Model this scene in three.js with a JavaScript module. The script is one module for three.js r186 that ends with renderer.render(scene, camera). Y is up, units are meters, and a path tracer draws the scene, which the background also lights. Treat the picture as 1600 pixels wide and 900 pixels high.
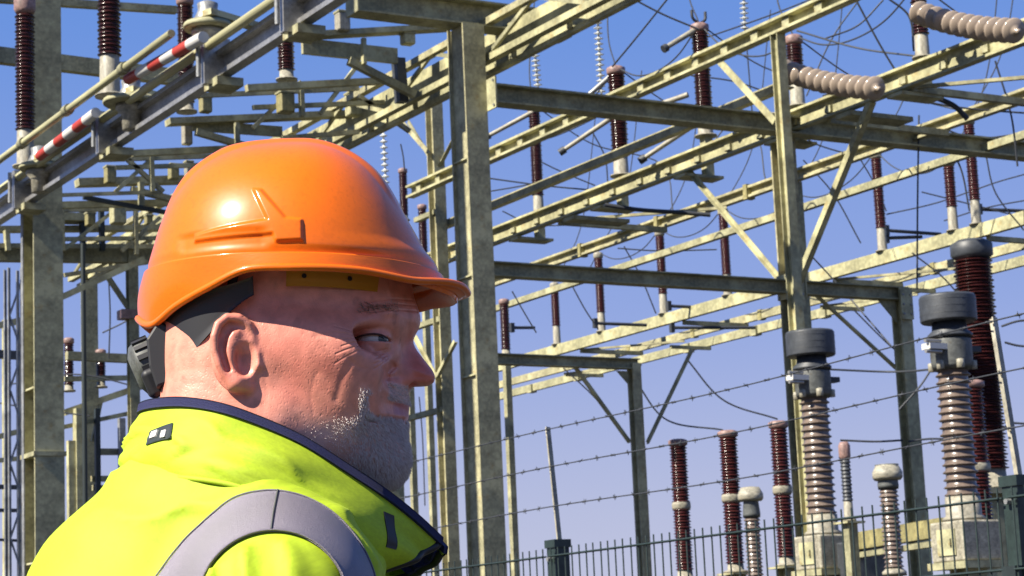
import * as THREE from 'three';
import { mergeGeometries, mergeVertices, toCreasedNormals } from 'three/addons/utils/BufferGeometryUtils.js';
import { RoundedBoxGeometry } from 'three/addons/geometries/RoundedBoxGeometry.js';

// ------------------------------------------------------------------ camera
const scene = new THREE.Scene();
const V = (x, y, z) => new THREE.Vector3(x, y, z);
const FPX = 3428, EYE = V(0, 1.5, 0);
const yaw = 30.36 * Math.PI / 180, pitch = 9.857 * Math.PI / 180, roll = -2.506 * Math.PI / 180;
const camF = V(Math.sin(yaw) * Math.cos(pitch), Math.sin(pitch), -Math.cos(yaw) * Math.cos(pitch));
const levelR = V(Math.cos(yaw), 0, Math.sin(yaw));
const levelU = levelR.clone().cross(camF);
const camR = levelR.clone().multiplyScalar(Math.cos(roll)).addScaledVector(levelU, Math.sin(roll));
const camU = levelU.clone().multiplyScalar(Math.cos(roll)).addScaledVector(levelR, -Math.sin(roll));
const camera = new THREE.PerspectiveCamera(2 * Math.atan(450 / FPX) * 180 / Math.PI, 16 / 9, 0.05, 3000);
camera.position.copy(EYE);
camera.up.copy(camU);
camera.lookAt(EYE.clone().add(camF));
camera.updateMatrixWorld();
camera.focus = 1.75; camera.userData.fStop = 52;

// ------------------------------------------------------------------ sky and sun
const clamp = (x, a = 0, b = 1) => Math.min(b, Math.max(a, x));
const mix = (a, b, t) => a + (b - a) * t;
const smooth = (a, b, x) => { const t = clamp((x - a) / (b - a)); return t * t * (3 - 2 * t); };
{
  const W = 512, H = 256, d = new Float32Array(W * H * 4);
  const stops = [[-90, [0.0525, 0.051, 0.0472]], [-2, [0.0975, 0.0975, 0.0975]], [0, [0.2669, 0.2704, 0.3337]], [4, [0.2161, 0.2356, 0.3337]], [9, [0.1323, 0.1785, 0.3412]], [17, [0.0675, 0.135, 0.3337]], [35, [0.0397, 0.0915, 0.2512]], [90, [0.0202, 0.051, 0.15]]];
  for (let j = 0; j < H; j++) {
    const el = (j + .5) / H * 180 - 90;
    let k = 0; while (k < stops.length - 2 && el > stops[k + 1][0]) k++;
    const t = clamp((el - stops[k][0]) / (stops[k + 1][0] - stops[k][0]));
    for (let i = 0; i < W; i++) {
      const o = (j * W + i) * 4;
      for (let c = 0; c < 3; c++) d[o + c] = mix(stops[k][1][c], stops[k + 1][1][c], t);
      d[o + 3] = 1;
    }
  }
  const sky = new THREE.DataTexture(d, W, H, THREE.RGBAFormat, THREE.FloatType);
  sky.mapping = THREE.EquirectangularReflectionMapping;
  sky.magFilter = sky.minFilter = THREE.LinearFilter;
  sky.needsUpdate = true;
  scene.background = sky; scene.environment = sky;
}
const SUN_AZ = yaw - 122.5 * Math.PI / 180, SUN_EL = 43 * Math.PI / 180;
const sunDir = V(Math.sin(SUN_AZ) * Math.cos(SUN_EL), Math.sin(SUN_EL), -Math.cos(SUN_AZ) * Math.cos(SUN_EL));
const sun = new THREE.DirectionalLight(new THREE.Color(1, .93, .80), 5);
const sunAim = V(11, 3, -18);
sun.position.copy(sunAim).addScaledVector(sunDir, 70);
sun.target.position.copy(sunAim);
sun.castShadow = true;
sun.shadow.mapSize.set(4096, 4096);
Object.assign(sun.shadow.camera, { left: -30, right: 30, top: 30, bottom: -30, near: 1, far: 160 });
scene.add(sun, sun.target);

const renderer = new THREE.WebGLRenderer({ antialias: true });
renderer.toneMapping = THREE.LinearToneMapping;
renderer.toneMappingExposure = 2.2;
renderer.shadowMap.enabled = true;

// ------------------------------------------------------------------ a pixel is a direction; the plane a thing stands in gives its distance
const ray = (x, y) => camF.clone().addScaledVector(camR, (x - 800) / FPX).addScaledVector(camU, -(y - 450) / FPX);
const onX = (x, y, X) => { const d = ray(x, y); return EYE.clone().addScaledVector(d, X / d.x); };
const onZ = (x, y, Z) => { const d = ray(x, y); return EYE.clone().addScaledVector(d, Z / d.z); };
const onD = (x, y, D) => EYE.clone().addScaledVector(ray(x, y), D);
// point of a beam that runs along z at (X, Y), where it crosses picture column px
const zAt = (X, Y, px) => { let lo = -400, hi = -2; for (let i = 0; i < 60; i++) { const m = (lo + hi) / 2, p = V(X, Y, m).sub(EYE), q = 800 + FPX * p.dot(camR) / p.dot(camF); if (q < px) lo = m; else hi = m; } return V(X, Y, (lo + hi) / 2); };

// ------------------------------------------------------------------ random numbers and noise
let seed = 12345;
const rnd = () => { seed = (seed * 1664525 + 1013904223) >>> 0; return seed / 4294967296; };
const rr = (a, b) => a + (b - a) * rnd();
const hash3 = (x, y, z) => { let h = Math.imul(x, 374761393) ^ Math.imul(y, 668265263) ^ Math.imul(z, 1274126177); h = Math.imul(h ^ (h >>> 13), 1103515245); return ((h ^ (h >>> 16)) >>> 0) / 4294967296; };
function noise3(x, y, z) {
  const X = Math.floor(x), Y = Math.floor(y), Z = Math.floor(z); x -= X; y -= Y; z -= Z;
  const u = x * x * (3 - 2 * x), v = y * y * (3 - 2 * y), w = z * z * (3 - 2 * z);
  const L = (a, b, t) => a + (b - a) * t;
  return L(L(L(hash3(X, Y, Z), hash3(X + 1, Y, Z), u), L(hash3(X, Y + 1, Z), hash3(X + 1, Y + 1, Z), u), v),
    L(L(hash3(X, Y, Z + 1), hash3(X + 1, Y, Z + 1), u), L(hash3(X, Y + 1, Z + 1), hash3(X + 1, Y + 1, Z + 1), u), v), w) * 2 - 1;
}
const fbm = (x, y, z, o = 4) => { let s = 0, a = .5; for (let i = 0; i < o; i++) { s += a * noise3(x, y, z); x *= 2.03; y *= 2.03; z *= 2.03; a *= .5; } return s; };

// ------------------------------------------------------------------ textures: grain, patches and stains of the materials themselves
function tileNoise(n, fn) {      // fn(x, y, periodic noise) -> [r, g, b] 0..1
  const c = new Uint8Array(n * n * 4);
  const per = (u, v, f, s) => { const x = u * f, y = v * f, X = Math.floor(x), Y = Math.floor(y), a = x - X, b = y - Y; const q = (i, j) => hash3(((i % f) + f) % f, ((j % f) + f) % f, s); const p = a * a * (3 - 2 * a), r = b * b * (3 - 2 * b); return mix(mix(q(X, Y), q(X + 1, Y), p), mix(q(X, Y + 1), q(X + 1, Y + 1), p), r); };
  for (let j = 0; j < n; j++) for (let i = 0; i < n; i++) { const v = fn(i / n, j / n, per), o = (j * n + i) * 4; for (let k = 0; k < 3; k++) c[o + k] = clamp(v[k]) * 255; c[o + 3] = 255; }
  const t = new THREE.DataTexture(c, n, n, THREE.RGBAFormat); t.wrapS = t.wrapT = THREE.RepeatWrapping; t.magFilter = THREE.LinearFilter; t.minFilter = THREE.LinearMipmapLinearFilter; t.generateMipmaps = true; t.needsUpdate = true; return t;
}
const srgb = (t) => { t.colorSpace = THREE.SRGBColorSpace; return t; };
const rep = (t, a, b = a) => { const c = t.clone(); c.repeat.set(a, b); c.needsUpdate = true; return c; };
const steelTex = srgb(tileNoise(256, (u, v, P) => {
  const a = P(u, v, 4, 1), b = P(u, v, 13, 2), c = P(u, v, 47, 3), e = P(u, v, 120, 4), rust = .55 * smooth(.66, .92, P(u, v, 11, 7) * .5 + P(u, v, 37, 8) * .3 + P(u, v, 90, 9) * .2);
  const g = .80 + .26 * (a - .5) + .22 * (b - .5) + .16 * (c - .5) + .12 * (e - .5);
  return [g * (1 - .10 * rust), g * (1 - .24 * rust), g * (1 - .42 * rust)];
}));
const grainTex = srgb(tileNoise(256, (u, v, P) => { const g = .86 + .12 * (P(u, v, 6, 11) - .5) + .14 * (P(u, v, 24, 12) - .5) + .14 * (P(u, v, 90, 13) - .5); return [g, g, g]; }));
const scuffTex = srgb(tileNoise(256, (u, v, P) => { const k = smooth(.70, .9, P(u, v, 60, 61)) * .03 + .03 * (P(u, v, 7, 62) - .5) + .03 * (P(u, v, 110, 63) - .5), g = .98 - k; return [g, g, Math.min(1, g + .02)]; }));
const bumpTex = tileNoise(256, (u, v, P) => { const g = .5 + .5 * (P(u, v, 30, 21) - .5) + .5 * (P(u, v, 110, 22) - .5); return [g, g, g]; });

const lin = (r, g, b) => new THREE.Color().setRGB(r, g, b);
const std = (r, g, b, o = {}) => new THREE.MeshStandardMaterial({ color: lin(r, g, b), roughness: .6, metalness: 0, ...o });
const M = {
  steel: std(0.449, 0.417, 0.242, { map: rep(steelTex, .8), roughness: .62 }),
  steel2: std(0.423, 0.406, 0.238, { map: rep(steelTex, .63, .71), roughness: .66 }),
  steelLit: std(0.488, 0.463, 0.260, { map: rep(steelTex, .5), roughness: .6 }),  // lighter copy of the same steel, sunlit tone put into the colour
  steelShade: std(0.372, 0.356, 0.210, { map: rep(steelTex, .9), roughness: .7 }),  // darker copy of the same steel, shade of brackets and cross beams painted in
  zinc: std(.370, .377, .370, { map: rep(steelTex, 1.1), roughness: .45, metalness: .35 }),
  alu: std(.459, .451, .429, { map: rep(grainTex, 2), roughness: .35, metalness: .55 }),
  brown: std(.044, .013, .013, { roughness: .2, map: rep(grainTex, 1.3) }),
  brownRed: std(.063, .016, .015, { roughness: .22, map: rep(grainTex, 1.3) }),
  porcelain: std(.200, .152, .122, { roughness: .28, map: rep(grainTex, 1.3) }),
  capPink: std(.370, .229, .200, { roughness: .55, map: rep(steelTex, 2) }),
  capPale: std(.414, .385, .296, { roughness: .55, map: rep(steelTex, 2) }),
  glass: new THREE.MeshPhysicalMaterial({ color: lin(.533, .548, .518), roughness: .12, clearcoat: .6 }),
  discBrown: std(.296, .237, .185, { roughness: .16 }),
  slate: std(.056, .063, .074, { roughness: .5, map: rep(grainTex, 1.5) }),
  tank: std(.126, .133, .126, { roughness: .55, map: rep(steelTex, 1.2) }),
  wire: std(.044, .048, .056, { roughness: .6, metalness: .3 }),
  green: std(.022, .040, .036, { roughness: .5, map: rep(grainTex, 3) }),
  greenDark: std(.022, .033, .033, { roughness: .5, map: rep(grainTex, 3) }),
  red: std(.370, .037, .022, { roughness: .5 }),
  white: std(.533, .525, .496, { roughness: .5 }),
  yellow: std(.36, .32, .14, { roughness: .55, map: rep(steelTex, 2) }),
  black: std(.009, .009, .010, { roughness: .5 }),
};

// ------------------------------------------------------------------ geometry helpers
const taken = new Map();
const numbered = (n) => { const k = taken.get(n) || 0; taken.set(n, k + 1); return k ? `${n}_${String(k).padStart(3, '0')}` : n; };
function thing(name, label, category, base = V(0, 0, 0), group) {
  const o = new THREE.Group(); o.name = numbered(name); o.position.copy(base); o.userData = { label, category }; if (group) o.userData.group = group; scene.add(o); return o;
}
function part(parent, name, geo, mat, root = parent) {      // geo in world metres; root is the thing whose base it is measured from
  const m = new THREE.Mesh(geo, mat); m.name = name; m.castShadow = m.receiveShadow = true;
  if (root.isGroup && !root.userData.isMoved) geo.translate(-root.position.x, -root.position.y, -root.position.z);
  parent.add(m); return m;
}
const basisAt = (p, q, up = V(0, 1, 0)) => { const z = q.clone().sub(p).normalize(); let x = up.clone().cross(z); if (x.length() < 1e-3) x = V(1, 0, 0).cross(z); x.normalize(); const y = z.clone().cross(x); return new THREE.Matrix4().makeBasis(x, y, z).setPosition(p); };
const shapeOf = (pts) => { const s = new THREE.Shape(); pts.forEach(([x, y], i) => i ? s.lineTo(x, y) : s.moveTo(x, y)); return s; };
const rectS = (w, h) => shapeOf([[-w / 2, -h / 2], [w / 2, -h / 2], [w / 2, h / 2], [-w / 2, h / 2]]);
const iS = (w, h, tf = .018, tw = .012) => { const a = w / 2, b = h / 2, t = tw / 2; return shapeOf([[-a, -b], [a, -b], [a, -b + tf], [t, -b + tf], [t, b - tf], [a, b - tf], [a, b], [-a, b], [-a, b - tf], [-t, b - tf], [-t, -b + tf], [-a, -b + tf]]); };
const uS = (w, h, t = .02, s = 1) => { const a = w / 2, b = h / 2; const p = [[-a, -b], [a, -b], [a, b], [-a, b], [-a, b - t], [a - t, b - t], [a - t, -b + t], [-a, -b + t]]; return shapeOf(s > 0 ? p : p.map(([x, y]) => [-x, y]).reverse()); };
const lS = (w, h, t = .012) => shapeOf([[-w / 2, -h / 2], [w / 2, -h / 2], [w / 2, -h / 2 + t], [-w / 2 + t, -h / 2 + t], [-w / 2 + t, h / 2], [-w / 2, h / 2]]);
function prism(shape, p, q, up, bevel = 0) {
  const L = p.distanceTo(q);
  const g = new THREE.ExtrudeGeometry(shape, { depth: L, bevelEnabled: false, steps: 1 });
  g.applyMatrix4(basisAt(p, q, up)); return g;
}
const barG = (p, q, w, h, up) => prism(rectS(w, h), p, q, up);
function tubeG(p, q, r, r2 = r, n = 10) { const L = p.distanceTo(q); const g = new THREE.CylinderGeometry(r2, r, L, n, 1); g.rotateX(Math.PI / 2); g.translate(0, 0, L / 2); g.applyMatrix4(basisAt(p, q)); return g; }
function boxG(c, x, y, z, rot = 0) { const g = new THREE.BoxGeometry(x, y, z); const u = g.attributes.uv, n = g.attributes.normal; for (let i = 0; i < u.count; i++) { const ax = Math.abs(n.getX(i)), ay = Math.abs(n.getY(i)); u.setXY(i, u.getX(i) * (ax > .5 ? z : x), u.getY(i) * (ay > .5 ? z : y)); } if (rot) g.rotateY(rot); g.translate(c.x, c.y, c.z); return g; }
const latheG = (pts, n = 20) => new THREE.LatheGeometry(pts.map(([r, y]) => new THREE.Vector2(r, y)), n);
function cableG(pts, r, seg = 24, rad = 5) { return new THREE.TubeGeometry(new THREE.CatmullRomCurve3(pts), seg, r, rad, false); }
const strip = (g) => { const h = g.index ? g.toNonIndexed() : g; for (const k of Object.keys(h.attributes)) if (!['position', 'normal', 'uv'].includes(k)) h.deleteAttribute(k); return h; };
const merge = (a) => mergeGeometries(a.map(strip));

// ------------------------------------------------------------------ ground
{
  const g = new THREE.PlaneGeometry(1600, 1600, 1, 1); g.rotateX(-Math.PI / 2);
  const u = g.attributes.uv; for (let i = 0; i < u.count; i++) u.setXY(i, u.getX(i) * 1600, u.getY(i) * 1600);
  const m = new THREE.Mesh(g, std(.055, .053, .043, { map: rep(grainTex, .7), roughness: .95, bumpMap: rep(bumpTex, 1.5), bumpScale: .02 }));
  m.name = 'gravel_ground'; m.receiveShadow = true; m.userData = { kind: 'structure', label: 'grey gravel ground of the switchyard', category: 'ground' }; scene.add(m);
}
// ================================================================== switchyard
const ZF = -18.95;                               // plane of the near portal frame
const hgt = (x, y, X) => onX(x, y, X).y;

// ---- the tall gantry: columns and cross beams in the plane ZF
const mainTop = onZ(727, 44, ZF), X0 = mainTop.x;
const gantry = thing('steel_gantry', 'olive steel portal gantry with thick I-column rising beside the orange hard hat', 'gantry', V(X0, 0, ZF));
const colI = (x, z, h, w, d, parent, root, mat = M.steel, tw = .014) => part(parent, 'column', prism(iS(w, d, .022, tw), V(x, 0, z), V(x, h, z), V(0, 0, -1)), mat, root);
colI(X0, ZF, mainTop.y, .25, .34, gantry, gantry, M.steel, .18);
part(gantry, 'base_plate', boxG(V(X0, .02, ZF), .5, .04, .5), M.steel2);
for (const h of [2.2, 4.4, 5.4, 6.6]) part(gantry, 'stiffener_plate', boxG(V(X0 - .107, h, ZF), .030, .014, .294), M.steel2);
// cross arm on top, seen from below
{ const a = onZ(552, 13, ZF), b = onZ(880, 42, ZF), y = mainTop.y + .14;
  part(gantry, 'cross_arm', prism(iS(.26, .27, .02, .014), V(a.x, y, ZF), V(b.x, y, ZF)), M.steelShade);
  for (const x of [a.x + .02, b.x - .02]) part(gantry, 'end_plate', boxG(V(x + (x < X0 ? -.03 : .03), y, ZF), .016, .28, .27), M.steelShade);
}
const C2 = onZ(1222, 214, ZF), C3 = onZ(1406, 451, ZF), C4 = onZ(990, 568, ZF);
colI(C2.x, ZF, C2.y, .20, .20, gantry, gantry, M.steel);
colI(C3.x, ZF, C3.y, .16, .17, gantry, gantry, M.steelLit);
colI(C4.x, ZF, C4.y, .10, .12, gantry, gantry, M.steel);
for (const c of [C2, C3, C4]) part(gantry, 'base_plate', boxG(V(c.x, .02, ZF), .36, .04, .36), M.steel2);
// cross beams that run to the right from the tall column
{ const y = onZ(980, 180, ZF).y, x0 = X0 + .14, x1 = onZ(1680, 250, ZF).x;
  part(gantry, 'cross_beam', prism(iS(.20, .20, .02, .014), V(x0, y, ZF + .22), V(x1, y, ZF + .22)), M.steelShade);
  const yb = onZ(1000, 435, ZF).y;
  part(gantry, 'cross_beam', prism(iS(.15, .15, .014, .012), V(x0, yb, ZF), V(C2.x - .11, yb, ZF)), M.steelShade);
  part(gantry, 'cross_beam', prism(iS(.15, .15, .014, .012), V(C2.x + .11, yb, ZF), V(C3.x + .07, yb, ZF)), M.steelShade);
  const yc = onZ(880, 565, ZF).y;
  part(gantry, 'cross_beam', prism(iS(.11, .11, .012, .01), V(x0, yc, ZF), V(C4.x + .05, yc, ZF)), M.steelShade);
  // bolted end plates where the cross beams meet the columns
  const boltG = new THREE.CylinderGeometry(.014, .014, .016, 6);
  for (const [x, yy, w, z] of [[x0 - .008, y, .26, ZF + .22], [x0 - .008, yb, .21, ZF], [x0 - .008, yc, .16, ZF], [C2.x - .112, yb, .22, ZF], [C2.x + .112, yb, .22, ZF]]) {
    const pl = part(gantry, 'end_plate', boxG(V(x, yy, z), .018, w * 1.25, w), M.steel2);
    for (const sy of [-1, 1]) for (const sz of [-1, 1]) { const b = new THREE.Mesh(boltG, M.zinc); b.name = 'bolt'; b.rotation.z = Math.PI / 2; b.position.set(x + (x < C2.x ? -.014 : .014) - X0, yy + sy * w * .5, z + sz * w * .36 - ZF); pl.add(b); }
  }
  for (const [c, yy] of [[C2, yb + .02], [C2, C2.y - .2], [C3, C3.y - .2]]) { const pl = part(gantry, 'splice_plate', boxG(V(c.x - .01, yy, ZF + .112), .17, .34, .012), M.steel2); for (const sy of [-1, 0, 1]) for (const sx of [-1, 1]) { const b = new THREE.Mesh(boltG, M.zinc); b.name = 'bolt'; b.rotation.x = Math.PI / 2; b.position.set(c.x - .01 + sx * .055 - X0, yy + sy * .11, .124); pl.add(b); } }
  // knee plates under the corners
  for (const [c, yy, s] of [[C3, yb, .26], [C4, yc, .14]]) { const g = new THREE.ExtrudeGeometry(shapeOf([[0, 0], [-s, 0], [0, -s]]), { depth: .012, bevelEnabled: false }); g.translate(c.x - .08, yy - .075, ZF - .006); part(gantry, 'gusset_plate', g, M.steelShade); }
  // diagonal braces
  const br = (a, b, w, m, dz = 0) => part(gantry, 'brace', prism(lS(w, w, w * .16), onZ(...a, ZF + dz), onZ(...b, ZF + dz)), m);
  { const yj = onZ(1222, 444, ZF).y, yB = C2.y + .02; for (const [px, w] of [[1362, .075], [1076, .055]]) part(gantry, 'brace', prism(lS(w, w, w * .16), V(C2.x, yj, ZF + (px > 1222 ? .11 : -.11)), zAt(C2.x, yB, px)), M.steelLit); }
  br([985, 690], [898, 570], .05, M.steelLit, -.09);
  br([1010, 692], [1080, 546], .045, M.steelShade, -.09);
  br([1402, 575], [1274, 458], .05, M.steelLit, -.11);
}
// ---- thick column further left, carries on above the frame
{
  const p = onZ(66, 450, ZF), h = 11.5;
  const t = thing('steel_column', 'thick olive I-column with a clamp band beyond the back of the yellow jacket', 'column', V(p.x, 0, ZF));
  part(t, 'column', prism(iS(.27, .36, .022, .014), V(p.x, 0, ZF), V(p.x, h, ZF), V(0, 0, -1)), M.steel2);
  part(t, 'base_plate', boxG(V(p.x, .02, ZF), .5, .04, .55), M.steel2);
  for (const h2 of [2.6, 4.15, 5.9, 7.5]) part(t, 'stiffener_plate', boxG(V(p.x - .07, h2, ZF), .12, .016, .312), M.steel2);
  part(t, 'clamp_band', boxG(V(p.x, onZ(66, 712, ZF).y, ZF), .30, .04, .39), M.steelShade);
  part(t, 'earth_strip', boxG(V(p.x - .145, 4.2, ZF - .12), .012, 7.6, .06), M.zinc);
}
// ---- beams along z
const beams = {};
function zbeam(key, X, Y, pxFar, pxNear, shape, mat, label, cat = 'beam', name = 'steel_beam') {
  const a = zAt(X, Y, pxFar), b = zAt(X, Y, pxNear);
  const t = thing(name, label, cat, V(X, Y, (a.z + b.z) / 2));
  part(t, 'beam_profile', prism(shape, a, b), mat);
  beams[key] = { X, Y, t, a, b }; return t;
}
const dropTo = (t, X, Y, zs, w, mat) => { for (const z of zs) part(t, 'support_post', prism(iS(w, w, .014, .012), V(X, 0, z), V(X, Y, z), V(0, 0, -1)), mat); };
const Y1 = C2.y + .13;
{ const t = zbeam('Z1', C2.x, Y1, 560, 1690, uS(.10, .235, .028), M.steelLit, 'long pale channel beam with twin flanges resting on the column with knee braces');
  const { a, b } = beams.Z1;
  for (let z = a.z + .4; z < b.z; z += .62) part(t, 'bolt_plate', boxG(V(C2.x + .01, Y1 - .02, z), .05, .075, .10), M.steelShade);
  for (const px of [900, 1330]) { const p = zAt(C2.x, Y1, px); part(t, 'bracket_plate', boxG(V(C2.x + .30, Y1 - .19, p.z), .85, .05, .26), M.steelShade); }
  dropTo(t, C2.x, Y1 - .12, [zAt(C2.x, Y1, 560).z + 1.0], .2, M.steel2); }
const at = (px, py, Y) => { const d = ray(px, py); return EYE.clone().addScaledVector(d, (Y - EYE.y) / d.y); };
{ const p = at(1205, 288, Y1), t = zbeam('Z2', p.x, Y1, 752, 1690, uS(.09, .15, .03), M.steel, 'pale square beam lying parallel just beyond the long channel beam');
  for (const px of [910, 1030, 1170]) { const q = zAt(p.x, Y1, px); part(t, 'clamp', boxG(V(p.x, Y1, q.z), .13, .19, .08), M.yellow); }
  dropTo(t, p.x, Y1 - .08, [zAt(p.x, Y1, 1240).z, zAt(p.x, Y1, 756).z], .14, M.steel2); }
{ const p = at(1200, 454, Y1), t = zbeam('Z3', p.x, Y1, 752, 1690, rectS(.10, .19), M.steelLit, 'thick pale beam behind the low cross beam, carrying a row of brown insulators');
  dropTo(t, p.x, Y1 - .1, [zAt(p.x, Y1, 1250).z, zAt(p.x, Y1, 758).z], .16, M.steelShade); }
{ const p = at(1190, 492, Y1), t = zbeam('Z4', p.x, Y1, 752, 1690, rectS(.08, .14), M.steel, 'middle one of three pale parallel beams behind the low cross beam');
  for (const px of [985, 1085, 1190, 1345, 1460]) { const q = zAt(p.x, Y1, px); part(t, 'clamp', boxG(V(p.x, Y1, q.z), .11, .18, .1), M.yellow); }
  dropTo(t, p.x, Y1 - .08, [zAt(p.x, Y1, 1246).z, zAt(p.x, Y1, 757).z], .14, M.steelShade); }
{ const p = at(1180, 516, Y1), t = zbeam('Z5', p.x, Y1, 752, 1690, rectS(.09, .15), M.steel2, 'lowest and farthest of three pale parallel beams, seen over the barbed wire');
  for (const px of [832, 905, 1077, 1182, 1290]) { const q = zAt(p.x, Y1, px); part(t, 'joint_block', boxG(V(p.x - .02, Y1 - .02, q.z), .14, .17, .18), M.steelShade); }
  dropTo(t, p.x, Y1 - .08, [zAt(p.x, Y1, 1248).z, zAt(p.x, Y1, 759).z], .14, M.steelShade); }
{ const Y6 = 8.0, p = at(1200, 48, Y6), t = zbeam('Z6', p.x, Y6, 640, 1420, uS(.12, .17, .03), M.steelLit, 'highest pale beam with small dark bolts, behind the tallest brown insulators');
  const { a, b } = beams.Z6;
  for (let z = a.z + .3; z < b.z; z += .55) part(t, 'bolt_plate', boxG(V(p.x + .005, Y6, z), .06, .09, .12), M.steelShade);
  const c = zAt(p.x, Y6, 1214);
  part(t, 'support_post', prism(iS(.11, .12, .012, .01), V(p.x, 0, c.z), V(p.x, Y6 - .085, c.z), V(0, 0, -1)), M.steelLit);
  const c0 = zAt(p.x, Y6, 742);
  part(t, 'support_post', prism(iS(.15, .15, .012, .01), V(p.x, 0, c0.z), V(p.x, Y6 - .085, c0.z), V(0, 0, -1)), M.steel);
  const q = onX(1122, 92, p.x), r = onX(1212, 190, p.x); part(t, 'brace', prism(lS(.08, .08, .014), V(p.x + .02, q.y, q.z), V(p.x + .02, r.y, r.z)), M.steelLit);
  const q2 = onX(612, 172, p.x), r2 = onX(668, 236, p.x); part(t, 'brace', prism(lS(.07, .07, .014), V(p.x + .02, q2.y, q2.z), V(p.x + .02, r2.y, r2.z)), M.steel); }
// cross ties and flat lacing between the parallel beams
function ties(key1, key2, pxs, w, label, group) { const A1 = beams[key1], B1 = beams[key2]; for (let i = 0; i < pxs.length; i++) { const p = zAt(A1.X, A1.Y, pxs[i]), t = thing('cross_tie', label, 'tie', V(A1.X, A1.Y - .14, p.z), group); part(t, 'tie_bar', barG(V(A1.X + .03, A1.Y - .13, p.z), V(B1.X - .03, B1.Y - .13, p.z), w, w), M.steel2); if (i % 2 === 0) part(t, 'diagonal', barG(V(A1.X + .03, A1.Y - .11, p.z - .02), V(B1.X - .03, B1.Y - .11, p.z + 1.4), w * .7, w * .5), M.steel); } }
ties('Z1', 'Z2', [870, 1290, 1420], .07, 'cross tie joining the long channel beam to the parallel beam beyond it', 'ties under the channel beam');
ties('Z3', 'Z4', [905, 1065, 1300, 1540], .07, 'cross tie between the thick and the middle of the three far beams', 'ties between the far beams');
ties('Z4', 'Z5', [880, 1045, 1280, 1390], .06, 'cross tie between the middle and the lowest of the three far beams', 'ties between the lowest far beams');
{ const Y7 = 7.6, p = at(1150, 165, Y7), t = zbeam('Z7', p.x, Y7, 690, 1235, lS(.10, .10, .016), M.steel, 'thin angle beam half hidden behind the highest pale beam'); dropTo(t, p.x, Y7 - .05, [zAt(p.x, Y7, 745).z], .1, M.steel2); }
{ const Y8 = 7.25, p = at(1330, 300, Y8), t = zbeam('Z8', p.x, Y8, 752, 1690, lS(.09, .09, .016), M.steel2, 'thin angle beam between the parallel beam and the thick far beam'); dropTo(t, p.x, Y8 - .05, [zAt(p.x, Y8, 757).z, zAt(p.x, Y8, 1235).z], .1, M.steel2); }
// slim column with a Y of thin braces, between the hard hat's nose side and the thick column
{ const X = 14.1, p = onX(684, 330, X), h = hgt(668, 150, X);
  const t = thing('steel_column', 'slim pale column with Y-shaped thin braces between the face and the thick column', 'column', V(X, 0, p.z));
  part(t, 'column', prism(iS(.17, .2, .016, .012), V(X, 0, p.z), V(X, h, p.z), V(0, 0, -1)), M.steel);
  const j = onX(686, 592, X);
  for (const [ax, ay] of [[652, 528], [716, 536]]) { const e = onX(ax, ay, X); part(t, 'brace', prism(lS(.05, .05, .01), V(X - .12, j.y, p.z + (ax < 686 ? -.02 : .02)), V(X - .12, e.y, e.z - j.z + p.z)), M.steelLit); }
  for (const [ax, ay, bx, by] of [[640, 190, 676, 250], [716, 200, 684, 262]]) { const e = onX(ax, ay, X), k = onX(bx, by, X); part(t, 'brace', prism(lS(.06, .06, .012), e, k), M.steelShade); }
  for (const [ay, w, bx] of [[500, .09, 640], [642, .09, 628], [330, .08, 650]]) { const e = onX(684, ay, X), k = onX(bx, ay + 12, X); part(t, 'cross_rail', barG(V(X, e.y, p.z), V(X, e.y, k.z), w, w * .8), M.steelShade); } }
// thin column at the far left edge and poles behind the thick column
{ const t = thing('lattice_mast', 'thin pale lattice leg standing beside the thick column with the clamp band', 'mast', V(onZ(22, 600, -23).x, 0, -23)), x = t.position.x, h = onZ(14, 420, -23).y;
  for (const [dx, dz] of [[-.07, -.07], [.07, -.07], [-.07, .07], [.07, .07]]) part(t, 'leg_angle', prism(lS(.035, .035, .006), V(x + dx, 0, -23 + dz), V(x + dx, h, -23 + dz)), M.zinc);
  for (let y = .3, k = 0; y < h - .4; y += .4, k++) part(t, 'lacing', barG(V(x - (k % 2 ? .07 : -.07), y, -22.93), V(x + (k % 2 ? .07 : -.07), y + .4, -22.93), .014, .02), M.zinc); }
{ const p = onZ(131, 540, -26); const t = thing('green_pole', 'dark green thin pole standing behind the thick column with the clamp band', 'pole', V(p.x, 0, -26)); part(t, 'pole', tubeG(V(p.x, 0, -26), V(p.x, onZ(128, 380, -26).y, -26), .032), M.greenDark); part(t, 'base_flange', tubeG(V(p.x, 0, -26), V(p.x, .05, -26), .1), M.greenDark); }
{ const Z = -27, p = onZ(208, 560, Z); const t = thing('support_column', 'dark support column half hidden behind the back of the hard hat', 'column', V(p.x, 0, Z)); part(t, 'column', prism(iS(.13, .13, .014, .01), V(p.x, 0, Z), V(p.x, onZ(205, 380, Z).y, Z), V(0, 0, -1)), M.steelShade);
  part(t, 'brace', prism(lS(.06, .06, .01), onZ(168, 432, Z), onZ(208, 492, Z)), M.steelShade); part(t, 'cap_block', boxG(onZ(198, 492, Z), .2, .12, .2), M.capPink); }
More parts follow.
